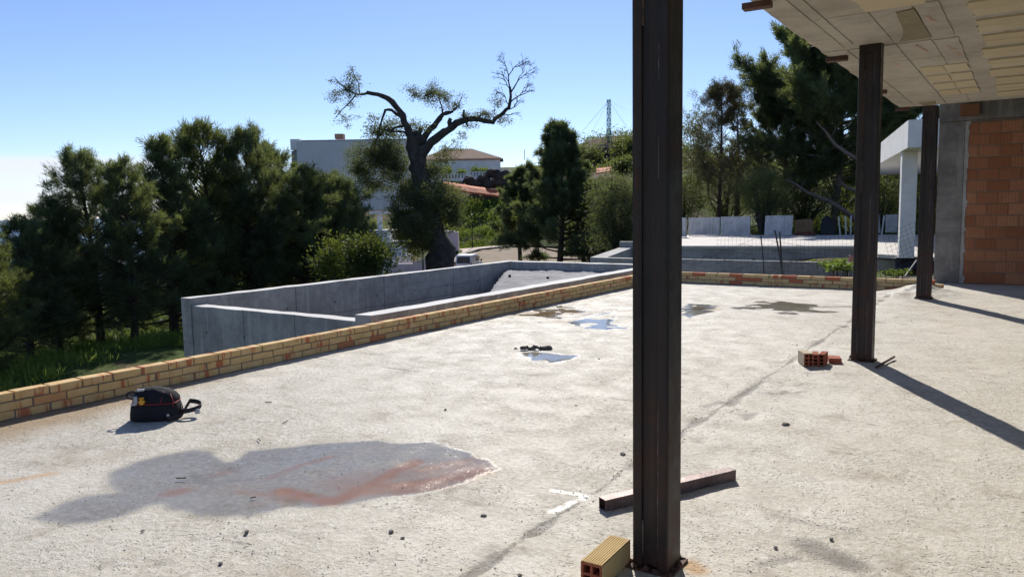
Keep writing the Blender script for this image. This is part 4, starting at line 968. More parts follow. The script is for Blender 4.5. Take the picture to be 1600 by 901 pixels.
def tree_obj(name, label, cat, loc, wood, leaves, bark, leaf, group=None, crown='crown', trunk='trunk', rz=0.0):
    t = thing(name, label, cat, tuple(loc), rz, group)
    if wood is not None: wood.build(trunk, bark, t, True)
    if leaves is not None:
        v, f, ti = leaves; link(crown, raw_mesh(crown, v, f, leaf, {'tint': ti}, smooth=False), t)
    return t
def rooted(px, depth): p = flat(px, depth, 0); p[2] = g1(p); return p
def top_z(px, py, depth): return at(px, py, depth)[2]

# ------------------------------------------------------------------ pines along the left, seaward side
pine_protos = []
for s_, hh, rr_, sh, lf in ((11, 7.0, 1.75, 'oval', 'pine_leaf'), (23, 7.0, 1.9, 'oval', 'blue_pine_leaf'), (37, 7.0, 1.6, 'cone', 'pine_leaf'), (51, 7.0, 2.0, 'oval', 'dark_leaf')):
    w_, lv = pine_parts(s_, hh, rr_ * 1.18, 118, 9, 46, .12, sh, .20, .022); hh = float(np.quantile(lv[0][:, 2], .9995))
    pine_protos.append((w_.mesh('trunk', M['bark'], True), raw_mesh('crown', lv[0], lv[1], M[lf], {'tint': lv[2]}, False), hh))
def pine(px, depth, topy, proto, label, rz, spread=1.0, tilt=(0, 0)):
    p = rooted(px, depth); tm, cm, hh = pine_protos[proto]; H_ = top_z(px, topy, depth) - p[2]
    t = thing('pine_tree', label, 'pine tree', (p[0], p[1], p[2] - .1), rz, 'pines along the seaward side')
    s = H_ / hh; t.scale = (s * spread, s * spread, s); t.rotation_euler = (tilt[0], tilt[1], rz)
    link('trunk', tm, t); link('crown', cm, t); return t
pine(-45, 17.5, 345, 3, 'dark pine cut by the left edge of the photo, above the parapet', .3, 1.0)
pine(28, 20, 330, 1, 'low dark pine at far left, shorter than its neighbours', 1.2, 1.15)
pine(78, 21.5, 300, 0, 'bushy dark pine second from the left, sloping down towards the sea', 2.6, 1.2)
pine(142, 22.5, 222, 1, 'airy pine whose leaning trunk shows above the parapet, left of the paired trunks', .7, .92, (0.0, -.05))
pine(196, 21.8, 236, 0, 'pine with bronze-green tips standing above the grass patch', 4.1, .95, (.02, .03))
pine(258, 24.5, 205, 2, 'slim pine just left of the concrete pool corner', 5.2, 1.05)
pine(316, 26.5, 182, 3, 'tallest of the seaward pines, right behind the pool corner', 1.9, 1.0)
pine(390, 27.5, 188, 1, 'thin-topped pine left of the flat grey house', 3.3, .85)
pine(425, 29.5, 215, 0, 'pine with a bent top touching the flat grey house corner', 5.9, .95)
pine(478, 28.5, 252, 0, 'broad yellowish-green pine in front of the flat grey house', 2.2, 1.25)
pine(522, 29.5, 262, 1, 'pale fluffy pine overlapping the right half of the flat grey house', 4.2, 1.2)
pine(540, 31, 275, 0, 'short fluffy pine right of centre in the seaward row, beside the olive', .2, 1.05)
pine(70, 29, 340, 2, 'shadowed pine standing behind the bushy dark pine at left', 2.0, 1.25)
pine(285, 31, 300, 3, 'shadowed pine filling the gap left of the pool corner', 3.0, 1.1)
pine(355, 32, 262, 0, 'shadowed pine behind the long pool wall', 1.0, 1.15)

# leafy shrub behind the pool wall
rng = np.random.default_rng(5)
def shrub(name, label, px, depth, y0, y1, halfw, leaf, seed, n=60, per=70, cr=.22, ll=.11, lw=.045, quad=True, group=None, fill=.35, cat='shrub', tint=0.0):
    rg = np.random.default_rng(seed); base = rooted(px, depth); zt = top_z(px, y0, depth); zb = max(base[2], top_z(px, y1, depth)); hw = halfw * depth / F_PX
    c = np.array([0, 0, (zt + zb) / 2 - base[2]]); r = (hw, hw * .9, (zt - zb) / 2)
    (v, f, ti), tw = blob_leaves(rg, [(c, r, n)], cr, per, ll, lw, quad, .3, tint, fill)
    w_ = MB()
    for a, b in tw[::3]: w_.tube([(0, 0, -.2), (b[0] * .35, b[1] * .35, b[2] * .5), b], [.05 * hw, .03 * hw, .008], 4, False)
    return tree_obj(name, label, cat, base, w_, (v, f, ti), M['bark'], M[leaf], group, 'foliage', 'stems')
shrub('leafy_shrub', 'dark glossy-leaved shrub behind the pool wall, beside the old olive', 575, 24.5, 366, 440, 40, 'bush_leaf', 61, 70, 80, .20, .13, .05, tint=-.22)
shrub('leafy_shrub', 'yellow-green sprouting shrub tips at the left of the dark shrub', 515, 24.0, 378, 440, 22, 'bush_leaf', 62, 30, 70, .16, .12, .045, tint=.38)

# ------------------------------------------------------------------ old olive tree
OD = 33.0
obase = rooted(690, OD)
def op(x, y, dz=0.0): return at(x, y, OD + dz) - obase
ow = MB()
def limb(pts, n=9):
    P_ = [op(x, y, dd) for x, y, w_, dd in pts]; R_ = [w_ / 2 * OD / F_PX for x, y, w_, dd in pts]
    # smooth by inserting midpoints with a little wander
    q = []; r = []; rg = random.Random(len(pts) * 7 + int(pts[0][0]))
    for i in range(len(P_) - 1):
        q.append(P_[i]); r.append(R_[i]); j = (P_[i] + P_[i + 1]) / 2 + np.array([rg.uniform(-1, 1) for _ in range(3)]) * R_[i] * .35; q.append(j); r.append((R_[i] + R_[i + 1]) / 2 * rg.uniform(.92, 1.1))
    q.append(P_[-1]); r.append(R_[-1]); n0 = len(ow.v); ow.tube(q, r, n)
    for i_ in range(n0, len(ow.v)): g_ = .10 * r[min((i_ - n0) // n, len(r) - 1)]; ow.v[i_] = tuple(c + rg.gauss(0, g_) for c in ow.v[i_])
limb([(690, 470, 62, 0), (689, 430, 52, 0), (686, 405, 44, 0), (682, 380, 38, 0), (676, 350, 33, 0), (667, 320, 29, 0), (659, 290, 26, 0), (654, 262, 25, 0), (651, 240, 26, 0), (649, 222, 27, 0), (649, 214, 20, 0)], 16)
limb([(648, 235, 16, 0), (642, 215, 13, -.2), (636, 198, 11, -.3), (629, 181, 9.5, -.4), (619, 167, 8.5, -.5), (606, 154, 8, -.6), (590, 148, 6.5, -.7), (573, 145, 6, -.7)])
limb([(574, 146, 4, -.7), (560, 148, 3, -.8), (546, 142, 2.4, -.9), (532, 132, 1.6, -1), (522, 120, 1, -1)], 6)
limb([(556, 148, 2.6, -.8), (545, 162, 2, -.7), (534, 172, 1.5, -.6), (524, 184, 1, -.5)], 5)
limb([(562, 147, 2.2, -.8), (560, 130, 1.6, -.7), (552, 115, 1, -.7)], 5)
limb([(630, 184, 5, -.4), (612, 172, 4.4, .1), (602, 172, 4, .4), (597, 186, 3.4, .6), (592, 205, 2.4, .7), (585, 230, 1.6, .8)], 7)
limb([(634, 196, 5, -.2), (622, 198, 4, .3), (610, 204, 3.4, .6), (604, 196, 2.6, .8), (590, 215, 1.8, 1), (575, 240, 1.2, 1)], 7)
limb([(641, 212, 4, 0), (630, 206, 3.4, -.6), (618, 206, 3, -1), (606, 205, 2, -1.3)], 6)
limb([(656, 236, 13, .1), (664, 214, 10, .3), (672, 202, 9, .5), (683, 190, 8, .6), (692, 178, 7, .6), (702, 176, 5.5, .7), (708, 174, 4, .7)])
limb([(692, 178, 3, .6), (690, 165, 2.2, .8), (684, 150, 1.4, .8), (680, 142, .9, .8)], 5)
limb([(706, 175, 3, .7), (716, 165, 2, .9), (722, 152, 1.2, 1)], 5)
limb([(655, 246, 20, 0), (668, 230, 15, -.1), (680, 217, 13.5, -.3), (693, 207, 12.5, -.4), (706, 199, 11, -.5), (722, 189, 10, -.6), (740, 186, 8, -.7), (756, 189, 7, -.8), (770, 191, 7, -.8), (777, 183, 6.2, -.8), (786, 177, 5.5, -.8), (795, 168, 5, -.8), (798, 150, 4, -.9), (797, 136, 3.2, -.9)])
limb([(703, 200, 8, -.4), (702, 191, 7, -.4), (704, 185, 5.5, -.4)], 8)
limb([(726, 189, 6, -.6), (724, 180, 4.5, -.7), (725, 172, 3.4, -.7)], 7)
limb([(751, 188, 4.5, -.8), (750, 180, 3.2, -.8)], 6)
limb([(649, 219, 10, .1), (655, 207, 7, .2), (658, 200, 6.5, .2)], 7)
limb([(728, 192, 3, -.6), (731, 197, 2.4, -.8)], 5)
# bare crown at the end of the right-hand limb
rgb = random.Random(91)
def bare(p, ang, L, w_, dep, depth_off):
    if dep == 0 or L < 3: return
    x, y = p; x2 = x + math.sin(ang) * L; y2 = y - math.cos(ang) * L; dd = depth_off + rgb.uniform(-.25, .25)
    mx, my = (x + x2) / 2 + rgb.uniform(-1.5, 1.5), (y + y2) / 2 + rgb.uniform(-1.5, 1.5)
    ow.tube([op(x, y, depth_off), op(mx, my, (depth_off + dd) / 2), op(x2, y2, dd)], [w_ / 2 * OD / F_PX, w_ * .85 / 2 * OD / F_PX, w_ * .62 / 2 * OD / F_PX], 4, False)
    for q in range(rgb.choice((2, 3, 3))): bare((x2, y2), ang + rgb.uniform(-.75, .75), L * rgb.uniform(.55, .85), w_ * .62, dep - 1, dd)
    if rgb.random() < .5: bare((mx, my), ang + rgb.choice((-1, 1)) * rgb.uniform(.5, .9), L * .6, w_ * .5, dep - 2, dd)
for p_, a_, L_, w_, dep in (((797, 138), -.12, 20, 3, 5), ((798, 145), .55, 20, 2.8, 5), ((797, 160), .95, 18, 2.4, 4), ((790, 172), 1.25, 14, 2, 4), ((796, 165), -.45, 14, 2, 4), ((797, 140), -.5, 14, 2, 4), ((786, 178), 1.7, 12, 1.8, 3)): bare(p_, a_, L_, w_, dep, -.85)
rng = np.random.default_rng(77)
def ob(x, y, rx, ry, n, dd=0.0, rd=None): k_ = OD / F_PX; return (op(x, y, dd), (rx * k_, (rd or rx) * k_, ry * k_), n)
oblobs = [ob(545, 140, 30, 24, 34, -.9, 20), ob(522, 150, 14, 12, 8, -.9), ob(552, 116, 10, 10, 6, -.8), ob(540, 185, 24, 16, 7, -.6), ob(672, 148, 26, 20, 30, -.2), ob(648, 145, 18, 14, 12, -.2), ob(692, 150, 36, 28, 34, .8), ob(715, 165, 14, 14, 6, .8),
          ob(600, 205, 42, 28, 42, .6), ob(590, 245, 45, 34, 85, .9), ob(620, 255, 26, 40, 60, .7), ob(562, 262, 26, 30, 34, .8), ob(585, 285, 40, 18, 30, .8), ob(655, 200, 20, 14, 8, .4),
          ob(733, 183, 16, 10, 12, -.7), ob(762, 180, 16, 8, 14, -.8), ob(776, 160, 10, 14, 8, -.8), ob(785, 188, 14, 6, 6, -.8), ob(700, 232, 30, 14, 14, .3), ob(722, 215, 12, 14, 4, .2), ob(690, 250, 24, 16, 16, .3), ob(735, 195, 14, 8, 5, -.5),
          ob(668, 315, 58, 32, 150, -.5, 50), ob(640, 300, 34, 34, 70, .2), ob(700, 305, 30, 34, 70, .1), ob(625, 345, 22, 34, 60, -.4), ob(650, 355, 34, 30, 80, -1.0), ob(708, 340, 20, 20, 30, -.2), ob(640, 385, 20, 18, 26, -.6), ob(658, 372, 16, 22, 26, -.6), ob(668, 270, 30, 24, 40, .4)]
oA, twA = blob_leaves(rng, [b_ for b_ in oblobs[:8] + oblobs[14:22]], .095, 52, .09, .030, True, .0, 0, .1)
oB, twB = blob_leaves(rng, [b_ for b_ in oblobs[8:14] + oblobs[22:]], .15, 80, .115, .036, True, .0, 0, .15)
olv = (np.vstack([oA[0], oB[0]]), np.vstack([oA[1], oB[1] + len(oA[0])]), np.concatenate([oA[2], oB[2]])); otw = twA + twB
for a, b in otw[::2]:
    if np.linalg.norm(b - a) > .2: ow.tube([a + (b - a) * .15, (a + b) / 2 + rng.normal(0, .05, 3), b], [.013, .009, .004], 3, False)
tree_obj('olive_tree', 'gnarled old olive tree with cut limbs and a bare branch crown at right', 'olive tree', obase, ow, olv, M['olive_bark'], M['olive_leaf'])

# ------------------------------------------------------------------ pines and bushes in the middle distance
def lone_pine(name, label, px, depth, topy, radius, seed, shape, leaf, bark, limbs, tufts, needles, nl, nw, low, rz=0.0, droop=0.0, cat='pine tree', group=None, limb_r=1.0):
    p = rooted(px, depth); H_ = top_z(px, topy, depth) - p[2]
    w_, lv = pine_parts(seed, H_, radius, limbs, tufts, needles, low, shape, nl, nw, droop=droop, limb_r=limb_r)
    t = tree_obj(name, label, cat, (p[0], p[1], p[2] - .1), w_, lv, M[bark], M[leaf], group, rz=rz)
    if shape == 'cone': t.scale = (1, 1, (H_ + .1) / float(np.quantile(lv[0][:, 2], .9995)))
    return t
lone_pine('pine_tree', 'tall dense conical pine standing by the road turning circle', 872, 65, 190, 5.0, 101, 'cone', 'blue_pine_leaf', 'bark', 90, 24, 80, .36, .050, .17)
lone_pine('pine_tree', 'smaller pine tucked against the right side of the conical pine', 912, 67, 250, 3.0, 102, 'cone', 'blue_pine_leaf', 'bark', 46, 14, 50, .34, .050, .2)
lone_pine('pine_tree', 'lower pine rising at the left of the conical pine', 815, 69, 258, 2.9, 103, 'cone', 'blue_pine_leaf', 'bark', 46, 16, 60, .34, .050, .36)
shrub('olive_bush', 'rounded grey-green bush next to the nearest column, beyond the tank', 968, 46, 268, 400, 46, 'olive_leaf', 110, 230, 100, .34, .15, .05, fill=.45, cat='bush')
shrub('olive_bush', 'small grey bush at the right foot of the conical pine', 925, 60, 345, 405, 28, 'olive_leaf', 111, 40, 70, .34, .16, .055, cat='bush')
# trees behind the sheet-metal fence
big_pine = lone_pine('pine_tree', 'huge spreading pine with pale bare limbs behind the sheet-metal fence', 1300, 55, 88, 7.4, 201, 'round', 'pine_leaf', 'grey_bark', 92, 34, 80, .40, .060, .30, 0.0, limb_r=1.25)
lone_pine('pine_tree', 'lower pine leaning left of the huge spreading pine', 1226, 58, 165, 4.2, 202, 'round', 'pine_leaf', 'grey_bark', 46, 18, 60, .34, .048, .25, 1.5)
lone_pine('pine_tree', 'dark pine behind the white canopy', 1405, 62, 120, 5.2, 203, 'round', 'dark_leaf', 'grey_bark', 54, 20, 60, .34, .052, .12, 2.5)
shrub('pine_bush', 'bright yellow-green young pine bush behind the fence panels', 1192, 52, 252, 352, 44, 'pine_leaf', 205, 110, 90, .40, .22, .04, False, cat='bush', tint=.30)
shrub('dark_bush', 'dark evergreen bush behind the third fence panel', 1255, 54, 275, 360, 50, 'dark_leaf', 206, 110, 80, .42, .22, .05, False, cat='bush')
shrub('dark_bush', 'dark evergreen bush between the middle column and the white canopy', 1375, 54, 265, 360, 55, 'dark_leaf', 207, 110, 80, .42, .22, .05, False, cat='bush')
shrub('dark_bush', 'dark evergreen bush just right of the nearest column', 1068, 56, 262, 360, 40, 'dark_leaf', 208, 90, 80, .42, .22, .05, False, cat='bush')
shrub('dark_bush', 'dark evergreen bush under the half-bare brown tree', 1135, 62, 250, 355, 46, 'dark_leaf', 209, 90, 80, .42, .22, .05, False, cat='bush')
shrub('dark_bush', 'dark evergreen bush behind the huge pine trunk', 1315, 66, 230, 350, 60, 'dark_leaf', 210, 120, 80, .5, .26, .06, False, cat='bush')
shrub('dark_bush', 'dark evergreen bush far right behind the white canopy column', 1450, 60, 230, 360, 55, 'dark_leaf', 211, 100, 80, .5, .26, .06, False, cat='bush')
# half-bare brown tree
bt = rooted(1120, 57); btw = MB(); rg = np.random.default_rng(301); tipsP = []
def br(p, d, L, r, dep):
    q = p + d * L * .5 + rg.normal(0, .04 * L, 3); e = q + unit(d + rg.normal(0, .12, 3)) * L * .5
    btw.tube([p, q, e], [r, r * .85, r * .68], 5 if dep > 3 else 3, False)
    if dep <= 2: tipsP.append(e); tipsP.append(q)
    if dep == 0: return
    for _ in range(3 if dep > 1 else 3): br(e if rg.random() < .7 else q, unit(d * .8 + rg.normal(0, .55, 3) + np.array([0, 0, .12])), L * rg.uniform(.58, .82), r * .6, dep - 1)
Hb = top_z(1120, 140, 57) - bt[2]
spine = [np.array([.25 * math.sin(t * 2), .2 * math.sin(t * 3), Hb * t]) for t in np.linspace(0, 1, 10)]
btw.tube(spine, [.17 * (1 - .9 * t) + .012 for t in np.linspace(0, 1, 10)], 8)
for i in range(44):
    t = .22 + .74 * rg.random() ** 1.4; j = min(int(t * 9), 8); p = spine[j] + (spine[j + 1] - spine[j]) * (t * 9 - j); a = rg.uniform(0, 6.28)
    br(p, unit(np.array([math.cos(a), math.sin(a), .45 + .7 * t])), (2.7 - 2.1 * t) * rg.uniform(.7, 1.2), .05 * (1.15 - t), 4)
tipsP = np.array(tipsP); sel = tipsP[rg.random(len(tipsP)) < .9]; k_ = 6
pos = np.repeat(sel, k_, 0) + rg.normal(0, .09, (len(sel) * k_, 3)); ti = np.clip(np.repeat(rg.uniform(0, .7, len(sel)), k_) + rg.uniform(-.2, .3, len(pos)), 0, 1)
tree_obj('brown_tree', 'half-bare brownish tree with fine twigs right of the nearest column', 'tree', bt, btw, tri_leaves(rg, pos, unit(rg.normal(size=(len(pos), 3))), .17, .035, ti), M['twig'], M['dry_leaf'])
# second bare stem beside it
lone_pine('pine_tree', 'sparse thin-topped pine beside the half-bare brown tree', 1148, 60, 150, 1.9, 305, 'cone', 'dark_leaf', 'twig', 40, 7, 26, .26, .04, .35)
# pale dead limbs of the big pine, seen against its shade
def dead_limb(pts, label):
    P_ = [at(x, y, dd) - np.array(big_pine.location) for x, y, w_, dd in pts]; m = MB().tube(P_, [w_ / 2 * 52 / F_PX for x, y, w_, dd in pts], 7)
    rr = random.Random(int(pts[0][0]))
    for i in range(1, len(P_)):
        for _ in range(3):
            b = P_[i - 1] * .5 + P_[i] * .5; d = np.array([rr.uniform(-1, 1), rr.uniform(-1, 1), rr.uniform(-.3, 1)]) * rr.uniform(.5, 1.4); m.tube([b, b + d * .5 + np.array([0, 0, .1]), b + d], [.03, .02, .008], 4, False)
    tag(m.build('bare_limb', M['grey_bark'], big_pine, True), label)
dead_limb([(1338, 345, 8, 50), (1318, 328, 7, 50), (1295, 314, 6, 50.2), (1262, 301, 4.5, 50.4), (1240, 286, 3, 50.6), (1226, 280, 2, 50.7)], 'long pale bare limb slanting down behind the fence to the middle column')
dead_limb([(1345, 252, 7, 51), (1322, 238, 6, 51), (1305, 226, 5, 51), (1290, 205, 4, 51.2), (1275, 190, 2.5, 51.4)], 'pale bare limb rising left inside the huge pine')
dead_limb([(1345, 300, 5, 51), (1325, 295, 4, 51), (1312, 284, 2.5, 51)], 'short pale limb end beside the middle column')

# ------------------------------------------------------------------ ground cover
def cover(name, label, pts, n, per, cr, ll, lw, leaf, seed, up=.6, tint=0.0, cat='ground cover'):
    rg = np.random.default_rng(seed); cs = []
    poly = [flat(a, b, 0)[:2] for a, b in pts]; pa_ = np.array(poly); lo, hi = pa_.min(0), pa_.max(0)
    while len(cs) < n:
        q = rg.uniform(lo, hi, (n, 2)); q = q[in_poly(q[:, 0], q[:, 1], poly)]; cs += list(q)
    cs = np.array(cs[:n]); z = gz(cs[:, 0], cs[:, 1])
    keep_ = (hnoise(cs[:, 0], cs[:, 1], 3 * cr + 1, seed) > .30) & ~in_poly(cs[:, 0], cs[:, 1], ROAD); cs, z = cs[keep_], z[keep_]; n_ = len(cs)
    c3 = np.column_stack([cs, z]); sz_ = rg.uniform(.5, 1.6, n_) * cr
    pos = np.repeat(c3, per, 0) + rg.normal(0, 1, (n_ * per, 3)) * np.repeat(sz_, per)[:, None] * np.array([1, 1, .55]); base_z = np.repeat(z, per)
    pos[:, 2] = base_z + np.abs(pos[:, 2] - base_z)
    d = unit(rg.normal(0, .7, pos.shape) + np.array([0, 0, up])); ti = np.clip(np.repeat(rg.uniform(0, .6, n_), per) + rg.uniform(-.2, .35, len(pos)) + tint, 0, 1)
    v, f, ti = (quad_leaves)(rg, pos, d, ll, lw, ti)
    tag(link(name, raw_mesh(name, v, f, M[leaf], {'tint': ti}, False)), label, cat, None, 'stuff')
cover('hillside_scrub', 'bright green scrub covering the bank behind the turning circle', [(700, 104), (800, 103), (850, 106), (850, 128), (760, 122), (640, 124), (620, 100)], 900, 50, .55, .32, .16, 'lush_leaf', 401)
cover('grass', 'rough green grass and weeds under the seaward pines', [(-80, 12), (60, 17), (180, 19.5), (300, 21.5), (420, 22.5), (420, 32), (0, 30), (-150, 20)], 1500, 34, .16, .20, .022, 'lush_leaf', 402, 1.4, .42, 'grass')
cover('verge_grass', 'strip of bright green grass behind the kerb of the turning circle', [(705, 99.5), (745, 101), (800, 104), (800, 108), (700, 106)], 420, 40, .22, .30, .05, 'lush_leaf', 403, 1.6, .25, 'grass')
cover('slope_scrub', 'dark scrub covering the steep slope down to the coast', [(-500, 28), (100, 34), (330, 40), (560, 60), (560, 120), (300, 200), (0, 200), (-600, 150)], 1700, 40, .9, .55, .26, 'bush_leaf', 404, .5)
cover('hill_scrub', 'dark scrub on the hill behind the trees', [(800, 150), (920, 120), (1010, 125), (1120, 105), (1500, 100), (1500, 180), (1000, 190)], 1300, 40, .9, .5, .22, 'dark_leaf', 405, .5)
cover('bed_scrub', 'low weeds round the pines beside the road', [(850, 58), (900, 58), (1000, 62), (1060, 80), (1000, 84), (890, 68)], 260, 40, .35, .25, .09, 'bush_leaf', 406, .6)
cover('fence_weeds', 'weeds and scrub along the back of the metal fence', [(1050, 50.5), (1480, 50.5), (1500, 70), (1050, 70)], 500, 44, .5, .32, .12, 'bush_leaf', 407, .6, -.15)

# ------------------------------------------------------------------ neighbouring terrace
NZ = -0.30
nb = thing('neighbour_terrace', 'pale concrete terrace next door with a grey pool wall below it', 'terrace')
M['white_slab'] = plain('pale_screed', (.62, .58, .53), (.52, .48, .43), 1.5, .8, .2, 20)  # plain whitish screed for the terrace top and steps
nA, nB = onz(1020, 384, NZ), onz(1338, 384, NZ)
polyN = [nA, nB, onz(1372, 397, NZ), onz(1500, 404, NZ), flat(1900, 34, NZ), flat(1850, 62, NZ), onz(1600, 366, NZ), onz(1020, 367.5, NZ)]
MB().prism([p[:2] for p in polyN], NZ - .12, NZ).build('terrace_top', M['white_slab'], nb)
dN = (nB - nA) / np.linalg.norm(nB - nA); bN = np.array([-dN[1], dN[0], 0]); bN = bN if bN @ EF > 0 else -bN
par_box(MB(), nA + bN * .06, dN, np.linalg.norm(nB - nA), bN, .3, -3.0, NZ - .122).build('retaining_wall', M['concrete'], nb)
for t_ in (.26, .52, .79):
    p = nA + dN * np.linalg.norm(nB - nA) * t_; MB().tube([(p[0] + bN[0] * .02, p[1] + bN[1] * .02, -.95), (p[0] + bN[0] * .08, p[1] + bN[1] * .08, -.95)], .07, 10).build('pipe_hole', M['black'], nb)
nz2 = -.12; lA, lB = onz(1030, 404, nz2), onz(1345, 411, nz2); dl = (lB - lA) / np.linalg.norm(lB - lA)
low_wall = par_box(MB(), lA, dl, np.linalg.norm(lB - lA), bN, .18, -2.6, nz2).build('low_wall', M['concrete'])
tag(low_wall, 'long low grey concrete wall between the short parapet and the terrace next door', 'wall')
# steps and soil by the canopy
st = thing('concrete_steps', 'pale concrete steps at the foot of the white canopy column', 'steps')
sA = onz(1366, 398, -.42)
for i, (dy, zz) in enumerate(((0, -.62), (.55, -.48), (1.1, -.36))):
    par_box(MB(), sA + bN * dy, dN, 1.6, bN, .55, -1.6, zz).build('step', M['white_slab'], st)
sb = []; sf = []; nsx, nsy = 40, 14
sp0 = onz(1330, 426, -.30); 
for i in range(nsx + 1):
    for j in range(nsy + 1):
        x = -3.4 + 3.9 * i / nsx; y = 15.1 + 4.6 * j / nsy
        sb.append((x, y, -.40 + .22 * float(hnoise([x], [y], .8, 71)[0]) + .10 * float(hnoise([x], [y], .2, 72)[0]) + .06 * j / nsy - (.5 if j in (0, nsy) or i in (0, nsx) else 0)))
for i in range(nsx):
    for j in range(nsy): a = i * (nsy + 1) + j; sf.append((a, a + nsy + 1, a + nsy + 2, a + 1))
tag(MB().add(sb, sf).build('soil_bank', plain('dark_soil', (.13, .105, .08), (.075, .06, .045), 5, .95, .8), None, True), kind='structure')
# white canopy on one column
cn_ = thing('white_canopy', 'white cantilevered canopy with a deep fascia on a square column next door', 'canopy')
c0 = at(1418, 231, 23.6); ct = at(1418, 188, 23.6); dirc = ER * math.sin(math.radians(21)) + EF * math.cos(math.radians(21)); dirr = np.array([dirc[1], -dirc[0], 0])
par_box(MB(), c0, dirc, 24.0, dirr, 7.0, c0[2], ct[2]).build('canopy_roof', M['white'], cn_)
pc = onz(1415, 402, -.30); hw = .46
par_box(MB(), onz(1404.5, 402, -.30), dirr, hw, dirc, .46, -.32, c0[2] - .002).build('column', M['white'], cn_)
tp = onz(1399, 411, -.5); tarp = MB(); tv = []; tf_ = []
for i in range(13):
    for j in range(7):
        q = tp + dirr * (1.3 * i / 12) + dirc * (.8 * j / 6); tv.append((q[0], q[1], -.36 + .05 * rnd.random() - (.35 if j == 0 else 0)))
for i in range(12):
    for j in range(6): a = i * 7 + j; tf_.append((a, a + 1, a + 8, a + 7))
tag(tarp.add(tv, tf_).build('black_tarpaulin', M['black'], None, True), 'crumpled black sheeting at the foot of the white canopy column', 'tarpaulin')

# corrugated sheet panels
def sheet_panel(px0, px1, ytop, ybot, label, depth, lean=0.0, mat='galv', seed=0):
    a, b = onz(px0, ybot, NZ), onz(px1, ybot, NZ); L = np.linalg.norm((b - a)[:2]); d = (b - a) / np.linalg.norm(b - a); nrm = np.array([d[1], -d[0], 0]); h = top_z((px0 + px1) / 2, ytop, a @ FW - CAM @ FW) - NZ
    dep = (a - CAM) @ FW; h = at(px0, ytop, dep)[2] - NZ; rr = random.Random(seed)
    t = thing('corrugated_panel', label, 'fence panel', tuple(a), 0, 'sheet-metal fence panels'); n = max(4, int(L / .19)); m = MB(); v = []; f = []
    for i in range(n * 4 + 1):
        s = i / (n * 4) * L; o = (.018, .0, -.018, 0)[i % 4]; tilt = lean * s / L; hh = h + rr.uniform(-.012, .012)
        for z in (0.03 + rr.uniform(0, .02), hh): q = d * s + nrm * (o + z * .03 * math.sin(seed)); v.append((q[0] + d[0] * lean * z, q[1] + d[1] * lean * z, z))
    for i in range(n * 4): f.append((2 * i, 2 * i + 2, 2 * i + 3, 2 * i + 1))
    o = m.add(v, f).build('corrugated_sheet', M[mat], t)
    md = o.modifiers.new('sheet', 'SOLIDIFY'); md.thickness = .004
    for z in (.12, h - .1):
        q0, q1 = -nrm * .05, d * L - nrm * .05; MB().rod((q0[0], q0[1], z), (q1[0], q1[1], z), .02, 4).build('rail', M['stake'], t)
    for s in (.06, L - .06):
        q = d * s - nrm * .08; MB().rod((q[0], q[1], 0), (q[0], q[1], h + .02), .025, 6).build('post', M['stake'], t)
    return t
sheet_panel(1050, 1073, 340, 371, 'narrow sheet-metal panel half hidden by the nearest column', 36, 0, 'galv', 1)
sheet_panel(1075.5, 1124, 340, 368.5, 'first wide sheet-metal panel, with a brownish smear low on it', 36, .03, 'galv', 2)
sheet_panel(1126, 1172, 338.5, 368.5, 'second wide sheet-metal panel, next to the gap in the fence', 36, 0, 'galv', 3)
sheet_panel(1194, 1237, 337, 368, 'lone sheet-metal panel right of the gap in the fence', 36, .05, 'galv', 4)
sheet_panel(1338, 1352, 336, 366, 'narrow sheet-metal panel just behind the middle column', 36, .0, 'galv', 5)
sheet_panel(1366, 1376, 335, 365, 'thin sheet-metal panel left of the last group by the canopy', 36, -.1, 'galv', 6)
sheet_panel(1383, 1402, 335, 364, 'sheet-metal panel touching the white canopy column', 36, 0, 'galv', 7)
# timber hoarding, black sheet, rubble in front of the trees
hb = thing('timber_hoarding', 'tan timber boards leaning at the back of the terrace next door', 'boards')
a, b = onz(1242, 366, NZ), onz(1270, 366, NZ); d = (b - a)
for i in range(8):
    q = a + d * (i + .5) / 8; dep = (q - CAM) @ FW; h = at(1250, 343 + rnd.uniform(-1, 1), dep)[2] - NZ
    MB().box((q[0], q[1], NZ + h / 2), (np.linalg.norm(d) / 8 - .012, .03, h), YAW).build('plank', M['wood'], hb)
a, b = onz(1281, 367, NZ), onz(1306, 367, NZ); v = []; f = []
for i in range(9):
    for j in range(7):
        q = a + (b - a) * i / 8; z = NZ + 1.15 * (1 - .25 * abs(i - 3) / 4) * j / 6; v.append((q[0] + rnd.uniform(-.04, .04), q[1] + rnd.uniform(-.06, .06) + .05 * j, z))
for i in range(8):
    for j in range(6): k0 = i * 7 + j; f.append((k0, k0 + 7, k0 + 8, k0 + 1))
o = MB().add(v, f).build('black_sheet', M['black'], None, True); o.modifiers.new('t', 'SOLIDIFY').thickness = .01
tag(o, 'black plastic sheet hung over a stack beside the timber boards', 'sheet')
for i, px in enumerate((1248, 1256, 1262, 1268)):
    p = onz(px, 368, NZ); lump('rubble_stone', p, (.24, .2, .16), 0, plain('red_rubble', (.17, .065, .045), (.10, .04, .03), 8, .95, .4), ('leftmost', 'second', 'third', 'rightmost')[i] + ' reddish rubble lump in front of the tan timber boards', 'rubble', 40 + i, 'rubble in front of the timber boards')
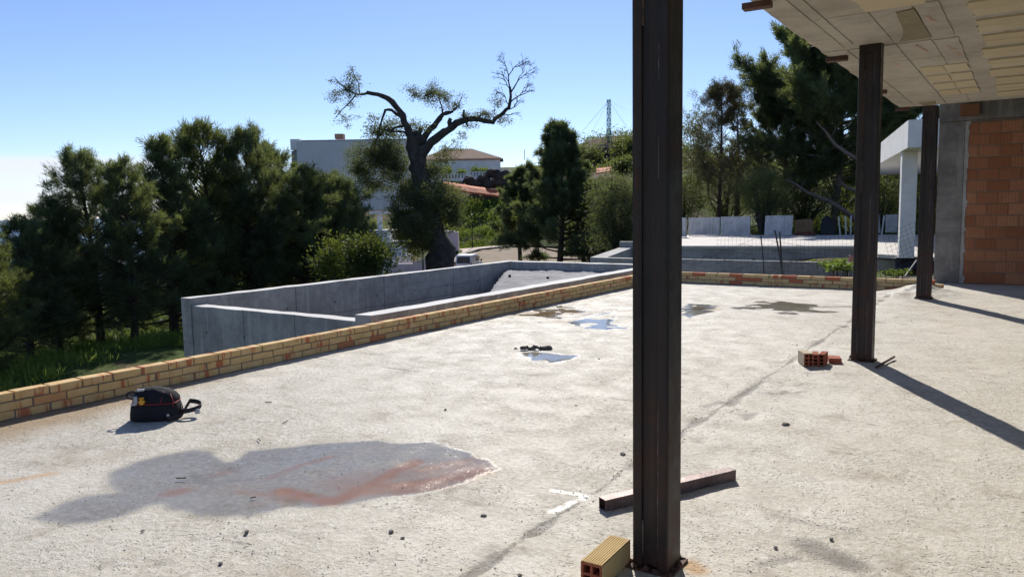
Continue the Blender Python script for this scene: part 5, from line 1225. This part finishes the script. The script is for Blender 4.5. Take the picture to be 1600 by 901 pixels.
for i, px in enumerate((1311, 1321, 1329, 1353, 1379)):
    p = onz(px, 367, NZ); tag(MB().box((p[0], p[1], NZ + .55), (.07, .05, 1.1 + .06 * (i % 3)), YAW, Euler((0, .05 * (i - 2), 0)).to_matrix()).build('fence_stake', M['galv']), ('grey fence stake right of the black sheet', 'grey fence stake under the pale bare limb', 'grey fence stake nearest the left of the middle column', 'grey fence stake right of the middle column', 'grey fence stake between the last two metal panels')[i], 'stake', 'grey fence stakes next door')
# iron garden fence in the gap
gp = thing('iron_railing', 'thin dark iron railing seen through the gap in the metal fence', 'railing')
a, b = onz(1174, 366, NZ) + EF * .6, onz(1194, 366, NZ) + EF * .6
for i in range(8): q = a + (b - a) * i / 7; MB().rod((q[0], q[1], NZ - .3), (q[0], q[1], NZ + 1.2), .013, 5).build('railing_bar', M['stake'], gp)
MB().rod((a[0], a[1], NZ + 1.1), (b[0], b[1], NZ + 1.1), .018, 5).build('rail', M['stake'], gp); MB().rod((a[0], a[1], NZ + .35), (b[0], b[1], NZ + .65), .03, 5).build('brace', M['stake'], gp)

# reinforcing mesh and stakes behind the short parapet
def mesh_panel(label, o, du, lu, nu, dvv, lv, nv, r=.0024, sag=0.0):
    m = MB()
    for i in range(nu + 1): q = o + du * lu * i / nu; m.rod(q, q + dvv * lv, r, 3)
    for j in range(nv + 1): q = o + dvv * lv * j / nv; m.tube([q + du * lu * t + np.array([0, 0, -sag * math.sin(math.pi * t)]) for t in np.linspace(0, 1, 5)], r, 3, False)
    return tag(m.build('wire_mesh_panel', M['wire']), label, 'wire mesh')
w0 = onz(1120, 424, -.30); w1 = onz(1335, 426, -.30); dw = (w1 - w0) / np.linalg.norm(w1 - w0); ew = np.array([0, 0, 1.0])
mesh_panel('upright rusty wire mesh panel standing behind the short parapet', w0, dw, np.linalg.norm(w1 - w0), 34, ew, at(1230, 366, (w0 - CAM) @ FW)[2] + .30, 8)
v0 = onz(1062, 414, -.1); du2 = at(1180, 372, 20.5) - at(1062, 410, 17.5); L2_ = np.linalg.norm(du2); du2 /= L2_
mesh_panel('wire mesh panel lying aslant left of the leaning stakes', at(1062, 410, 17.5), du2, L2_, 4, (at(1180, 432, 16.6) - at(1062, 410, 17.5)) / np.linalg.norm(at(1180, 432, 16.6) - at(1062, 410, 17.5)), 3.4, 6, .0035, .08)
m0 = onz(1383, 408, -.3)
mesh_panel('loose wire mesh panel leaning on the white canopy column', at(1380, 368, 21.5), unit(at(1421, 350, 21) - at(1380, 368, 21.5)), 1.0, 8, unit(at(1390, 405, 21.3) - at(1380, 368, 21.5)), 1.0, 8, .0035)
for i, (a, b) in enumerate((((1189, 369), (1195, 426)), ((1211, 360), (1225, 426)), ((1218, 362), (1223, 426)))):
    dd = (w0 - CAM) @ FW - .15; pa, pb = at(*a, dd), at(*b, dd); pb[2] -= .25
    tag(MB().tube([pb, (pa + pb) / 2 + np.array([.01, 0, 0]), pa], .024 if i else .018, 6).build('iron_stake', M['stake']), ('thin upright stake left of the crossed pair behind the parapet', 'leaning stake of the crossed pair behind the parapet', 'upright stake of the crossed pair behind the parapet')[i], 'stake', 'stakes behind the short parapet')
p = onz(1329, 411, -.25); tag(MB().box((p[0], p[1], p[2] + .12), (.12, .07, .25), YAW, Euler((0, .15, 0)).to_matrix()).build('pink_block', plain('pink_clay', (.5, .26, .2), None, 9), bevel=.005), 'small pink clay block standing left of the middle column, on the low wall', 'block')
pa, pb = at(1432, 407, 17), at(1414, 432, 15.6); tag(MB().rod(pa, pb, .016, 6).build('grey_stick', M['stake']), 'thin grey stick leaning beside the last steel column', 'stick')
def leafy(name, label, px, py, depth, w_, h, seed, leaf, n, ll, lw):
    rg = np.random.default_rng(seed); b = at(px, py, depth); P_ = []; D_ = []; T_ = []
    for i in range(n):
        s = b + np.array([rg.normal(0, w_), rg.normal(0, w_), 0]); hh = h * rg.uniform(.4, 1.1)
        for q in range(9): a = rg.uniform(0, 6.28); P_.append(s + np.array([0, 0, hh - .03 * (q % 3)])); D_.append(unit(np.array([math.cos(a), math.sin(a), rg.uniform(-.1, .7)]))); T_.append(rg.uniform(0, .8))
    v, f, ti = quad_leaves(rg, np.array(P_) - b, np.array(D_), ll, lw, np.array(T_))
    w2 = MB()
    for i in range(n): q = np.array(P_[i * 9]) - b; w2.rod((q[0] * .6, q[1] * .6, -.5), q, .006, 4)
    return tree_obj(name, label, 'plant', b, w2, (v, f, ti), M['bark'], M[leaf], None, 'foliage', 'stems')
leafy('leafy_plant', 'glossy green plant growing behind the parapet, left of the middle column', 1306, 424, 15.6, .16, .20, 501, 'lush_leaf', 26, .16, .05)
leafy('leafy_plant', 'green weed clump directly left of the middle column behind the parapet', 1323, 425, 15.7, .07, .16, 502, 'lush_leaf', 14, .12, .04)
leafy('leafy_plant', 'small weed tuft behind the parapet between middle and last columns', 1403, 428, 16.2, .14, .07, 503, 'lush_leaf', 22, .10, .025)

# ------------------------------------------------------------------ far houses
def frame(px, depth, z): p = flat(px, depth, z); return p
def facade_box(parent, name, px0, px1, y0, y1, depth, thick, mat, dep_shift=0.0):
    a, b = at(px0, y1, depth + dep_shift), at(px1, y0, depth + dep_shift); w_ = (b - a) @ ER; c = a + ER * w_ / 2 + EF * thick / 2
    return MB().box((c[0], c[1], (a[2] + b[2]) / 2), (w_, thick, b[2] - a[2]), YAW).build(name, mat, parent)
HD = 140.0
vh = thing('white_house', 'white house with a brown tiled hip roof up on the hill', 'house')
facade_box(vh, 'wall', 655, 781, 248.5, 290, HD, 9.0, M['white'])
ez, rz_ = at(720, 249, HD)[2], at(720, 238.5, HD)[2]
e0 = at(650, 249, HD - .6); e1 = at(786, 249, HD - .6); W_ = (e1 - e0) @ ER; 
def L_(u, f_, z): q = e0 + ER * u + EF * f_; return (q[0], q[1], z)
rv = [L_(0, 0, ez), L_(W_, 0, ez), L_(W_, 10.2, ez), L_(0, 10.2, ez), L_(5, 5.1, rz_ + 1.0), L_(W_ - 6.0, 5.1, rz_ + 1.0)]
rf = MB().add(rv, [(0, 1, 5, 4), (1, 2, 5), (2, 3, 4, 5), (3, 0, 4), (3, 2, 1, 0)]).build('roof', M['roof_tile'], vh)
MB().box(L_(W_ / 2, .1, ez - .12), (W_, .35, .22), YAW).build('eaves', plain('terracotta_eaves', (.50, .27, .18), None, 2), vh)
for i in range(46):                               # rows of roof tiles running down the front slope
    u = W_ * (i + .5) / 46; t0 = max(0.0, max(1 - u / 5, 1 - (W_ - u) / 6.0)); yv = 5.1 * (1 - t0)
    if yv > .3:
        z1 = ez + (rz_ + 1.0 - ez) * (yv / 5.1); MB().tube([L_(u, 0, ez + .05), L_(u, yv, z1 + .05)], .10, 5, False).build('tile_row', M['roof_tile'], rf)
q = at(760.5, 244, HD); MB().box((q[0] + EF[0] * 3, q[1] + EF[1] * 3, q[2] - .2), (.9, .9, 1.3), YAW).build('chimney', M['roof_tile'], rf)
for px, y0, y1, hw_ in ((704.5, 253.5, 263, 4.2), (727.5, 254, 261, 3.2), (750, 254.5, 263, 3.8)):
    wd = facade_box(vh, 'window', px - hw_, px + hw_, y0 - .8, y1 + .6, HD, .25, plain('window_trim', (.55, .48, .42), None, 3), -.22)
    facade_box(vh, 'pane', px - hw_ + 1.2, px - .3, y0 + .6, y1 - .4, HD, .1, M['glass'], -.30).parent = wd
    facade_box(vh, 'pane', px + .3, px + hw_ - 1.2, y0 + .6, y1 - .4, HD, .1, M['glass'], -.30).parent = wd
    facade_box(vh, 'lintel', px - hw_ - 1.3, px + hw_ + 1.3, y0 - 2.2, y0 - .9, HD, .3, M['roof_tile'], -.35).parent = wd
bal = thing('balustrade', 'pale balustrade with square balusters in front of the white hill house', 'balustrade')
BD = 133.0
for a0, a1, yt, yb in ((672, 731, 271, 282), (731, 766, 268, 280), (766, 793, 264, 276)):
    facade_box(bal, 'handrail', a0, a1 - .2, yt - .3, yt + 1.6, BD, .35, M['white']); facade_box(bal, 'base_rail', a0, a1 - .2, yt + 6.8, yb + 3, BD, .4, M['white'], .02)
    x = a0 + 1.5
    while x < a1 - 1:
        facade_box(bal, 'baluster', x, x + 2.6, yt + 1.65, yt + 6.75, BD, .22, M['white'], .05); x += 5.0
    facade_box(bal, 'pier', a1 - 1.4, a1 + .9, yt - 1, yb + 3.2, BD, .5, M['white'], -.08)
gh = thing('flat_grey_house', 'flat-roofed modern house with shaded grey wall behind the seaward pines', 'house')
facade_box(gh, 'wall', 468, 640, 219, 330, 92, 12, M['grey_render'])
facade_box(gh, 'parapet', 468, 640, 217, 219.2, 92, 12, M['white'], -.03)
facade_box(gh, 'overhang', 454, 467.6, 217.4, 234, 92, 8, M['white'], .6)
facade_box(gh, 'recess', 458, 467.5, 236, 300, 92, 6, M['glass'], 2.5)
facade_box(gh, 'chimney', 523, 536, 209, 216.9, 92, 1.2, M['roof_tile'], 2)
# pergola house beside the olive
ph = thing('white_terraced_house', 'low white and pink stepped garden walls behind the old olive', 'house')
PD = 60.0
facade_box(ph, 'wall', 566, 610, 362, 440, PD, 3, M['white']); facade_box(ph, 'wall', 578, 634, 380, 440, PD, 2.4, M['white'], -1.2)
facade_box(ph, 'wall', 612, 640, 398, 440, PD, 2, M['grey_render'], -2.0); facade_box(ph, 'wall', 633.5, 646, 388, 412, PD, 1, plain('ochre_render', (.42, .25, .09), None, 2), .4)
facade_box(ph, 'wall', 615, 672, 411, 440, PD, .4, M['pink'], -4.0); facade_box(ph, 'coping', 566, 612, 359.5, 362, PD, 3.2, M['white'], -.1); facade_box(ph, 'coping', 578, 636, 377, 380, PD, 2.6, M['white'], -1.3)
a, b = at(645, 410, PD - 4.6), at(676, 396, PD - 4.6); c = (a + b) / 2
tv = [a, b]; MB().prism([a[:2], b[:2], (b + EF * .35)[:2], (a + EF * .35)[:2]], -6.0, [a[2], b[2], b[2], a[2]]).build('sloping_wall', M['pink'], ph)
pg = thing('pergola', 'white pergola post with a flat cross beam left of the old olive', 'pergola')
facade_box(pg, 'cross_beam', 577, 604, 329.5, 334.5, PD, 2.6, M['white'], .2); facade_box(pg, 'post', 590, 596.5, 334.6, 364, PD, .33, M['white'], .8)
shrub('yellow_shrub', 'small yellow-green shrub under the white pergola', 583, 66, 345, 366, 13, 'lush_leaf', 520, 24, 50, .2, .2, .07, tint=.3)
pw = thing('pink_wall', 'pale pink rendered wall end right of the olive trunk', 'wall')
facade_box(pw, 'wall', 694, 715.5, 362.5, 392, 93, 2.0, M['pink']); facade_box(pw, 'coping', 693.5, 709, 360.5, 362.4, 93, 2.2, M['white'], -.1)
# old town houses far below, glimpsed between the trunks
TOWN = ((163, 452, 150, 9, 4, 1), (196, 470, 135, 8, 4, 1), (175, 492, 120, 8, 5, 0), (345, 443, 140, 10, 5, 0), (225, 455, 160, 8, 5, 0), (270, 440, 180, 9, 5, 1), (110, 430, 200, 10, 5, 1), (60, 440, 190, 9, 5, 0), (330, 425, 190, 9, 4, 1), (390, 430, 170, 9, 5, 0))
for i, (px, py, dep, w_, h, roofc) in enumerate(TOWN):
    p = flat(px, dep, 0); base = g1(p); kind_ = [q for q in TOWN if q[5] == roofc]; rank = sorted(q[0] for q in kind_).index(px)
    t = thing('town_house', '%s from the left of the small %s houses far below the seaward pines' % (('first', 'second', 'third', 'fourth', 'fifth')[rank], 'red-roofed' if roofc else 'flat-roofed white'), 'house', (p[0], p[1], base - .5), YAW + .3 * (i % 3 - 1), 'town houses far below')
    MB().span((-w_ / 2, -4, 0), (w_ / 2, 4, h + .5)).build('wall', M['white'], t)
    if roofc: MB().add([(-w_ / 2 - .3, -4.3, h + .5), (w_ / 2 + .3, -4.3, h + .5), (w_ / 2 + .3, 4.3, h + .5), (-w_ / 2 - .3, 4.3, h + .5), (-w_ / 2 - .3, 0, h + 2.4), (w_ / 2 + .3, 0, h + 2.4)], [(0, 1, 5, 4), (2, 3, 4, 5), (1, 2, 5), (3, 0, 4), (3, 2, 1, 0)]).build('roof', plain('red_tile', (.42, .16, .09), None, 1), t)
    else: MB().span((-w_ / 2 - .1, -4.1, h + .502), (w_ / 2 + .1, 4.1, h + .8)).build('roof', M['white'], t)
    for x in (-w_ * .28, w_ * .02, w_ * .3): MB().span((x - .5, -4.06, 1.8), (x + .5, -3.98, 3.1)).build('window', M['glass'], t)

# ------------------------------------------------------------------ road furniture, van, mast
VD = 74.0; vp = flat(731, VD, 0); vp[2] = float(road_z(vp[0], vp[1]))
van = thing('parked_van', 'small white van parked on the turning circle, seen from behind', 'van', tuple(vp), YAW - math.radians(12))
M['van_paint'] = plain('white_car_paint', (.72, .74, .78), (.68, .70, .74), 1, .3, 0, spec=.6)
prof = [(-2.05, .38), (-2.1, .75), (-2.08, 1.0), (-1.92, 1.70), (-1.78, 1.82), (.35, 1.82), (.62, 1.74), (1.25, 1.10), (1.95, .95), (2.1, .75), (2.1, .38)]
def side(y, inset): return [(x + (0 if z < 1.05 else 0), y - (inset if z > 1.05 else 0) * (1 if y > 0 else -1), z) for x, z in prof]
n = len(prof); rings = [side(-.84, .0), side(-.86, .10), side(.86, .10), side(.84, .0)]
v = [p_ for r in (side(-.86, .12), side(.86, .12)) for p_ in r]
f = [tuple(range(n)), tuple(range(2 * n - 1, n - 1, -1))] + [(i, n + i, n + (i + 1) % n, (i + 1) % n) for i in range(n)]
v = [(-y_, x_, z_) for x_, y_, z_ in v]           # front towards +Y, rear facing us
MB().add(v, f).build('body', M['van_paint'], van, bevel=.05)
MB().add([(-.66, -2.085, 1.04), (.66, -2.085, 1.04), (.62, -1.95, 1.66), (-.62, -1.95, 1.66), (-.66, -2.03, 1.02), (.66, -2.03, 1.02), (.62, -1.9, 1.68), (-.62, -1.9, 1.68)], [(0, 1, 2, 3), (4, 7, 6, 5), (0, 4, 5, 1), (3, 2, 6, 7), (0, 3, 7, 4), (1, 5, 6, 2)]).build('rear_window', M['glass'], van)
for s in (-1, 1):
    MB().box((s * .775, .35, 1.38), (.03, 1.5, .42)).build('side_window', M['glass'], van); MB().box((s * .77, -2.06, .98), (.10, .06, .28)).build('tail_light', plain('tail_lens', (.35, .02, .02), None, 9, .3, 0), van, bevel=.01)
    MB().box((s * 1.0, .95, 1.20), (.16, .10, .20)).build('wing_mirror', M['black'], van, bevel=.02)
    for y_ in (-1.35, 1.35):
        w_ = MB().tube([(s * .68, y_, .31), (s * .87, y_, .31)], .31, 18).build('wheel', M['black'], van); MB().tube([(s * .80, y_, .31), (s * .878, y_, .31)], .17, 14).build('rim', M['galv'], w_)
MB().box((0, -2.1, .52), (1.66, .14, .20)).build('bumper', M['black'], van, bevel=.02); MB().box((0, -2.125, .86), (.5, .02, .11)).build('number_plate', M['white'], van)
def lamp_post(px, depth, ytop, label):
    p = rooted(px, depth); rz2 = float(road_z(p[0], p[1])); p[2] = max(p[2], rz2); h = at(px, ytop, depth)[2] - p[2]
    t = thing('lamp_post', label, 'lamp post', tuple(p), YAW, 'dark lamp posts round the turning circle')
    MB().tube([(0, 0, -.3), (0, 0, .8), (0, 0, .82), (0, 0, h)], [.09, .09, .06, .045], 10).build('pole', M['black'], t); MB().tube([(0, 0, h), (0, 0, h + .1), (0, 0, h + .14)], [.05, .16, .05], 10).build('lamp_head', M['black'], t)
lamp_post(737, 100.5, 336, 'dark lamp post at the kerb left of the conical pine')
lamp_post(840.5, 66, 330, 'dark lamp post half hidden in the conical pine foliage')
lamp_post(658.5, 52, 372, 'short dark post beside the olive trunk, by the pink wall')
wf = thing('wire_fence', 'thin grey wire fence on posts at the foot of the green bank', 'fence')
for i in range(11):
    p = flat(716 + 9 * i, 104.5, 0); p[2] = g1(p); MB().rod((p[0], p[1], p[2] - .3), (p[0], p[1], p[2] + 1.5), .035, 5).build('post', M['stake'], wf)
    if i:
        for h in (.3, .7, 1.1, 1.45): MB().rod((lp[0], lp[1], lp[2] + h), (p[0], p[1], p[2] + h), .014, 3).build('wire', M['stake'], wf)
    lp = p
mt = thing('lattice_mast', 'slim green lattice mast with stay cables on the dark hill', 'mast')
MD = 150.0; mp0 = flat(952, MD, 0); mp0[2] = min(g1(mp0), at(952, 232, MD)[2]) - .5; topz = at(951, 158, MD)[2]; M['mast'] = plain('green_paint', (.18, .36, .30), None, 3)
for dx, dy in ((-.33, -.33), (.33, -.33), (.33, .33), (-.33, .33)): MB().rod((mp0[0] + dx, mp0[1] + dy, mp0[2]), (mp0[0] + dx * .7, mp0[1] + dy * .7, topz), .09, 4).build('leg', M['mast'], mt)
nb_ = 9
for i in range(nb_):
    z0, z1 = mp0[2] + (topz - mp0[2]) * i / nb_, mp0[2] + (topz - mp0[2]) * (i + 1) / nb_; s = 1 if i % 2 else -1
    for (ax, ay), (bx, by) in (((-.3, -.3), (.3, -.3)), ((.3, -.3), (.3, .3)), ((.3, .3), (-.3, .3)), ((-.3, .3), (-.3, -.3))):
        MB().rod((mp0[0] + (ax if s > 0 else bx), mp0[1] + (ay if s > 0 else by), z0), (mp0[0] + (bx if s > 0 else ax), mp0[1] + (by if s > 0 else ay), z1), .05, 3).build('brace', M['mast'], mt)
for px, py, dd in ((903, 214, -6), (915, 226, -2), (925, 235, 4), (978, 172, 30), (990, 214, 10)):
    e = at(px, py, MD + dd); MB().rod((mp0[0], mp0[1], topz - (.2 if py != 235 else 3)), e, .028 if py == 214 else .016, 3).build('stay_cable', M['stake'], mt)
tag(MB().rod(at(819.5, 250, 145), at(819.5, 234, 145), .06, 5).build('aerial_pole', M['stake']), 'thin bare aerial pole right of the white hill house', 'pole')
# dark rocky hump under the mast and boulders on the excavated bank
def boulder(px, py, dep, r, seed, label, group, mat='rock'):
    p = at(px, py, dep); rr = random.Random(seed); bm = bmesh.new(); bmesh.ops.create_icosphere(bm, subdivisions=3, radius=1); o3 = [rr.uniform(0, 50) for _ in range(3)]
    for v_ in bm.verts:
        k2 = 1 + .5 * (float(hnoise([v_.co.x + o3[0]], [v_.co.y + v_.co.z + o3[1]], .7, seed)[0]) - .5) + .25 * (float(hnoise([v_.co.x - v_.co.z + o3[2]], [v_.co.y + o3[1]], .3, seed + 1)[0]) - .5); v_.co = Vector((v_.co.x * r[0], v_.co.y * r[1], v_.co.z * r[2])) * k2
    me = bpy.data.meshes.new('boulder'); bm.to_mesh(me); bm.free(); me.materials.append(M[mat]); return tag(link('boulder', me, None, tuple(p), YAW), label, 'rock', group)
boulder(955, 262, 140, (5.5, 4.5, 4.6), 1, 'large dark rocky hump below the green mast', None); boulder(995, 262, 142, (5.5, 4.5, 6.0), 2, 'dark rocky mass directly left of the nearest column top, below the mast', None)
boulder(923, 262, 138, (2.2, 2, 2.6), 3, 'smaller dark rock at the left end of the rocky hump', None)
for i, (px, py, r_, lab) in enumerate(((770, 271, .9, 'dark boulder directly under the raised end of the balustrade'), (781, 275, .9, 'dark boulder at the right end of the row below the balustrade'), (788, 272, .7, 'dark boulder touching the pine, highest on the bank'), (734, 281, .8, 'dark boulder left of the others below the balustrade'), (755, 280, .8, 'dark boulder in the middle of the bank below the balustrade'), (745, 286, .9, 'dark boulder just above the long orange net, left'), (765, 288, 1.0, 'dark boulder just above the long orange net, middle'), (783, 285, 1.1, 'largest dark boulder above the right end of the long orange net'))):
    boulder(px, py, 126.5, (r_ * 1.3, r_, r_ * .8), 10 + i, lab, 'boulders below the balustrade')
def net(pts_top, pts_bot, dep, label):
    v = []; f = []; n = 24
    for i in range(n + 1):
        t = i / n; xt = np.interp(t, np.linspace(0, 1, len(pts_top)), [p[0] for p in pts_top]); yt = np.interp(t, np.linspace(0, 1, len(pts_top)), [p[1] for p in pts_top]); yb = np.interp(t, np.linspace(0, 1, len(pts_bot)), [p[1] for p in pts_bot])
        for j in range(5): v.append(at(xt, yt + (yb - yt) * j / 4 + rnd.uniform(-.3, .3), dep + (4 - j) * .6 + rnd.uniform(-.15, .15)))
    for i in range(n):
        for j in range(4): a = i * 5 + j; f.append((a, a + 1, a + 6, a + 5))
    o = MB().add(v, f).build('safety_net', M['net'], None, True); o.modifiers.new('t', 'SOLIDIFY').thickness = .03; tag(o, label, 'safety net')
net([(690, 283), (735, 290), (780, 297)], [(690, 294), (735, 302), (780, 308)], 120, 'long orange safety net laid across the bank below the white house')
net([(932, 263), (956, 261)], [(932, 272), (956, 268)], 112, 'small orange safety net piece below the dark rocky hump')
for i, (px, dep, y0, y1, hw_) in enumerate(((700, 136, 262, 271, 5), (722, 136, 263, 271, 5), (745, 136, 261, 270, 7), (758, 136, 262, 270, 5), (690, 135, 264, 275, 8))):
    shrub('garden_shrub', '%s from the left of the yellow-green shrubs behind the balustrade' % ('second', 'third', 'fourth', 'fifth', 'first')[i], px, dep, y0, y1 + 4, hw_, 'lush_leaf', 540 + i, 12, 40, .3, .35, .14, tint=.3, group='garden shrubs behind the balustrade')
for i, (px, dep, y0, y1, hw_) in enumerate(((925, 136, 232, 262, 16), (972, 134, 215, 250, 14), (988, 130, 208, 262, 18), (1085, 120, 175, 290, 30), (1010, 128, 205, 262, 20), (975, 108, 250, 270, 12))):
    shrub('hill_bush', ('dark bush at the left end of the rocky hump', 'dark bush on the crest right of the green mast', 'dark bush on the crest beside the nearest column', 'tall dark bush behind the half-bare brown tree', 'dark bush on the crest hidden behind the nearest column', 'green bush under the small orange net')[i], px, dep, y0, y1, hw_, 'dark_leaf', 560 + i, 40, 60, .6, .42, .16, cat='bush')
